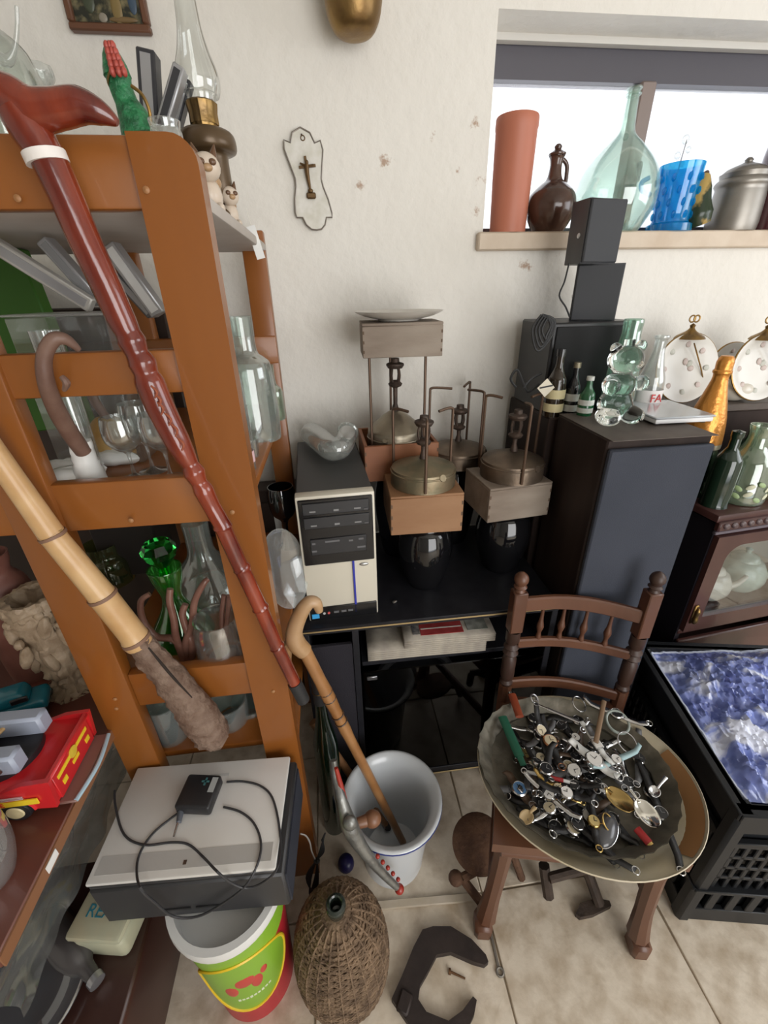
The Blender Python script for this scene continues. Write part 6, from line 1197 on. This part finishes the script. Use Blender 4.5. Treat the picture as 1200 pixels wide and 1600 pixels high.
# decorated plates in brass hangers
PLT = mat('plate_white', (.62, .6, .55), .3, coat=.2); FLR = mat('floral_print', (.5, .41, .37), .4); FLG = mat('floral_green', (.46, .46, .40), .4)
def plate_hanger(label, px, cy, r_px, Y, crown=True):
    c = on_line(px, Y, 0); z = zrow(c, cy); c = Vector((on_line(px, Y, z).x, Y, z)); R = r_px*pxm(c); tl = .2; base = Vector((c.x, c.y-.0, SBZ+.0005))
    t = thing('wall_plate', label, 'plate', base); zc = R+.004
    M_ = (PI/2-tl, 0, 0); pl = MB().lathe(smooth_prof([(.0005, 0), (R*.6, 0), (R*.98, .014), (R, .016), (R*.97, .017), (R*.6, .005), (.0005, .005)], 2), 44).obj('plate', PLT, t, loc=(0, 0, zc), rot=M_)
    for i in range(11):
        a = 2*PI*i/8; rr = R*(.72 if i < 8 else .2); MB().ball((rr*math.cos(a), rr*math.sin(a), .0055+(.003 if i < 8 else 0)), (R*.11, R*.09, .0022), rot=(0, 0, a), u=10, v=6).obj('flower', FLR if i % 3 else FLG, pl)
    rim = MB().torus((0, 0, .014), R*1.01, .003, seg=44).obj('brass_rim', BRASS, pl)
    if crown:
        top = zc+R*math.cos(tl); yb = R*math.sin(tl)
        MB().lathe(smooth_prof([(R*.42, 0), (R*.36, .008), (R*.15, .02), (.006, .03), (.008, .036), (.0005, .042)], 2), 20, c=(0, yb-.01, top-.012)).obj('brass_crown', BRASS, t)
        for dx in (-.007, .007): MB().torus((dx, yb-.01, top+.042), .009, .0022, rot=(PI/2, 0, 0), seg=16).obj('brass_loop', BRASS, t)
        m = MB(); m.tube([(.0, yb*.4-.022, zc+R*.75), (R*.5, -.012, zc+.0), (R*.75, -.012, zc-R*.45)], .002, seg=6); m.obj('brass_strut', BRASS, t)
plate_hanger('flowered plate in a brass frame with crown loop behind the soda bottle', 1064, 580, 50, 1.24); plate_hanger('flowered plate in a brass frame at the right photo edge', 1180, 570, 48, 1.22); plate_hanger('plain pale plate between the two brass framed ones', 1135, 575, 38, 1.30, False)
m = MB(); ptube(m, [(1122, 640, 1.12), (1133, 628, 1.12), (1130, 650, 1.13), (1124, 668, 1.12)], 1.8, smooth=4, seg=6); m.obj('wire_hook', RUBBER, origin=ay(1124, 668, 1.12), label='bent black wire hook beside the champagne bottle', cat='wire')
# ================================================================ black crate with blue plastic bag
ca = math.radians(-11); CO = Vector((.81, .434, 0)); t = thing('plastic_crate', 'tall black plastic crate right of the chair holding a blue bag', 'crate', CO, ca)
CRP = mat('crate_black', (.010, .011, .013), .42, spec=.3); CW_, CD_, CHH = .42, .49, .5; th = .014
def wall(axis, off, L_):
    def B(u, z, lu, lz, d=th, name='rib', dd=0):
        c = (u, off+dd, z) if axis == 'x' else (off+dd, u, z); s = (lu, d, lz) if axis == 'x' else (d, lu, lz); MB().box(c, s, bev=.002).obj(name, CRP, t)
    B(L_/2, .03, L_, .06, name='bottom_band'); B(L_/2, .15, L_, .03, name='band'); B(L_/2, .36, L_, .02, name='band'); B(L_/2, CHH-.045, L_, .09, name='top_band')
    sg = -1 if off < .1 else 1
    B(L_/2, CHH-.012, L_+.02, .024, d=.03, name='rim', dd=sg*.006); B(L_/2, .165, L_+.012, .012, d=.026, name='ledge', dd=sg*.004)
    n = int(L_/.028)
    for i in range(n+1): B(.012+(L_-.024)*i/n, .255, .012, .2, d=.009)
    for z in (.215, .26, .305): B(L_/2, z, L_, .012, d=.009)
    n = int(L_/.05)
    for i in range(n+1): B(.012+(L_-.024)*i/n, .1, .022, .09, d=.012)
    B(L_/2, .265, L_-.03, .43, d=.004, name='liner', dd=-sg*.012)
wall('x', .007, CW_); wall('x', CD_-.007, CW_); wall('y', .007, CD_); wall('y', CW_-.007, CD_)
MB().box((CW_/2, CD_/2, .012), (CW_-.02, CD_-.02, .02)).obj('bottom', CRP, t)
for x in (.012, CW_-.012):
    for y in (.012, CD_-.012): MB().box((x, y, CHH/2), (.036, .036, CHH), bev=.008).obj('corner_post', CRP, t)
# blue bag: crumpled sheet over a filled heap
BG = bpy.data.materials.new('blue_plastic_bag'); BG.use_nodes = True; nt = BG.node_tree; b_ = nt.nodes['Principled BSDF']; b_.inputs['Roughness'].default_value = .12; b_.inputs['Coat Weight'].default_value = .6; b_.inputs['Coat Roughness'].default_value = .1
tc = nd(nt, 'ShaderNodeTexCoord'); n1 = nd(nt, 'ShaderNodeTexNoise'); n1.inputs['Scale'].default_value = 5; n1.inputs['Detail'].default_value = 7; n1.inputs['Distortion'].default_value = 1.5; nt.links.new(tc.outputs['Object'], n1.inputs[0])
cr_ = nd(nt, 'ShaderNodeValToRGB'); e = cr_.color_ramp.elements; e[0].position = .36; e[0].color = (.09, .12, .4, 1); e[1].position = .58; e[1].color = (.7, .74, .88, 1); q = cr_.color_ramp.elements.new(.52); q.color = (.22, .28, .62, 1); nt.links.new(n1.outputs[0], cr_.inputs[0]); nt.links.new(cr_.outputs[0], b_.inputs['Base Color'])
t2 = thing('plastic_bag', 'crumpled shiny blue plastic bag heaped on top of the crate', 'bag', CO+Vector((0, 0, CHH-.07)), ca)
def bag(u, v):
    x = .03+(CW_-.06)*u; y = .03+(CD_-.05)*v; e = min(u, 1-u, v, 1-v)*6; e = min(1, e)
    n = _nz.noise(Vector((u*3, v*4, .5)))*.5+.6*(1-2.2*abs(_nz.noise(Vector((u*3.5+v, v*3.2-u, 2)))))*.5+.12*abs(_nz.noise(Vector((u*14, v*9, 7))))
    cr = abs(_nz.noise(Vector((u*4+.6*v, v*3-.5*u, 2))))+.5*abs(_nz.noise(Vector((u*9, v*11+u*3, 5))))+.35*abs(_nz.noise(Vector((u*20+v*6, v*15, 8))))+.15*abs(_nz.noise(Vector((u*44, v*40, 3))))
    return Vector((x, y, .055+.05*e*(.75+.5*u)+.02*_nz.noise(Vector((u*2, v*2, 1)))-.045*cr*(.35+.65*e)+.03*u))
m = MB(); m.grid(bag, 110, 120); m.obj('sheet', BG, t2, ang=30)
EDG = mat('bag_pale_edge', (.55, .6, .75), .2, coat=.5)
for nm, f in (('folded_edge', lambda k: bag(0.0, k)), ('folded_edge', lambda k: bag(k, 1.0))):
    m = MB(); m.tube([f(i/40)+Vector((0, 0, .002)) for i in range(41)], .004, seg=6, flat=.6); m.obj(nm, EDG, t2)
m = MB(); m.box((CW_/2, CD_/2, .0), (CW_-.07, CD_-.07, .08), bev=.01); m.obj('filling', mat('bag_dark_fill', (.03, .04, .14), .5), t2)
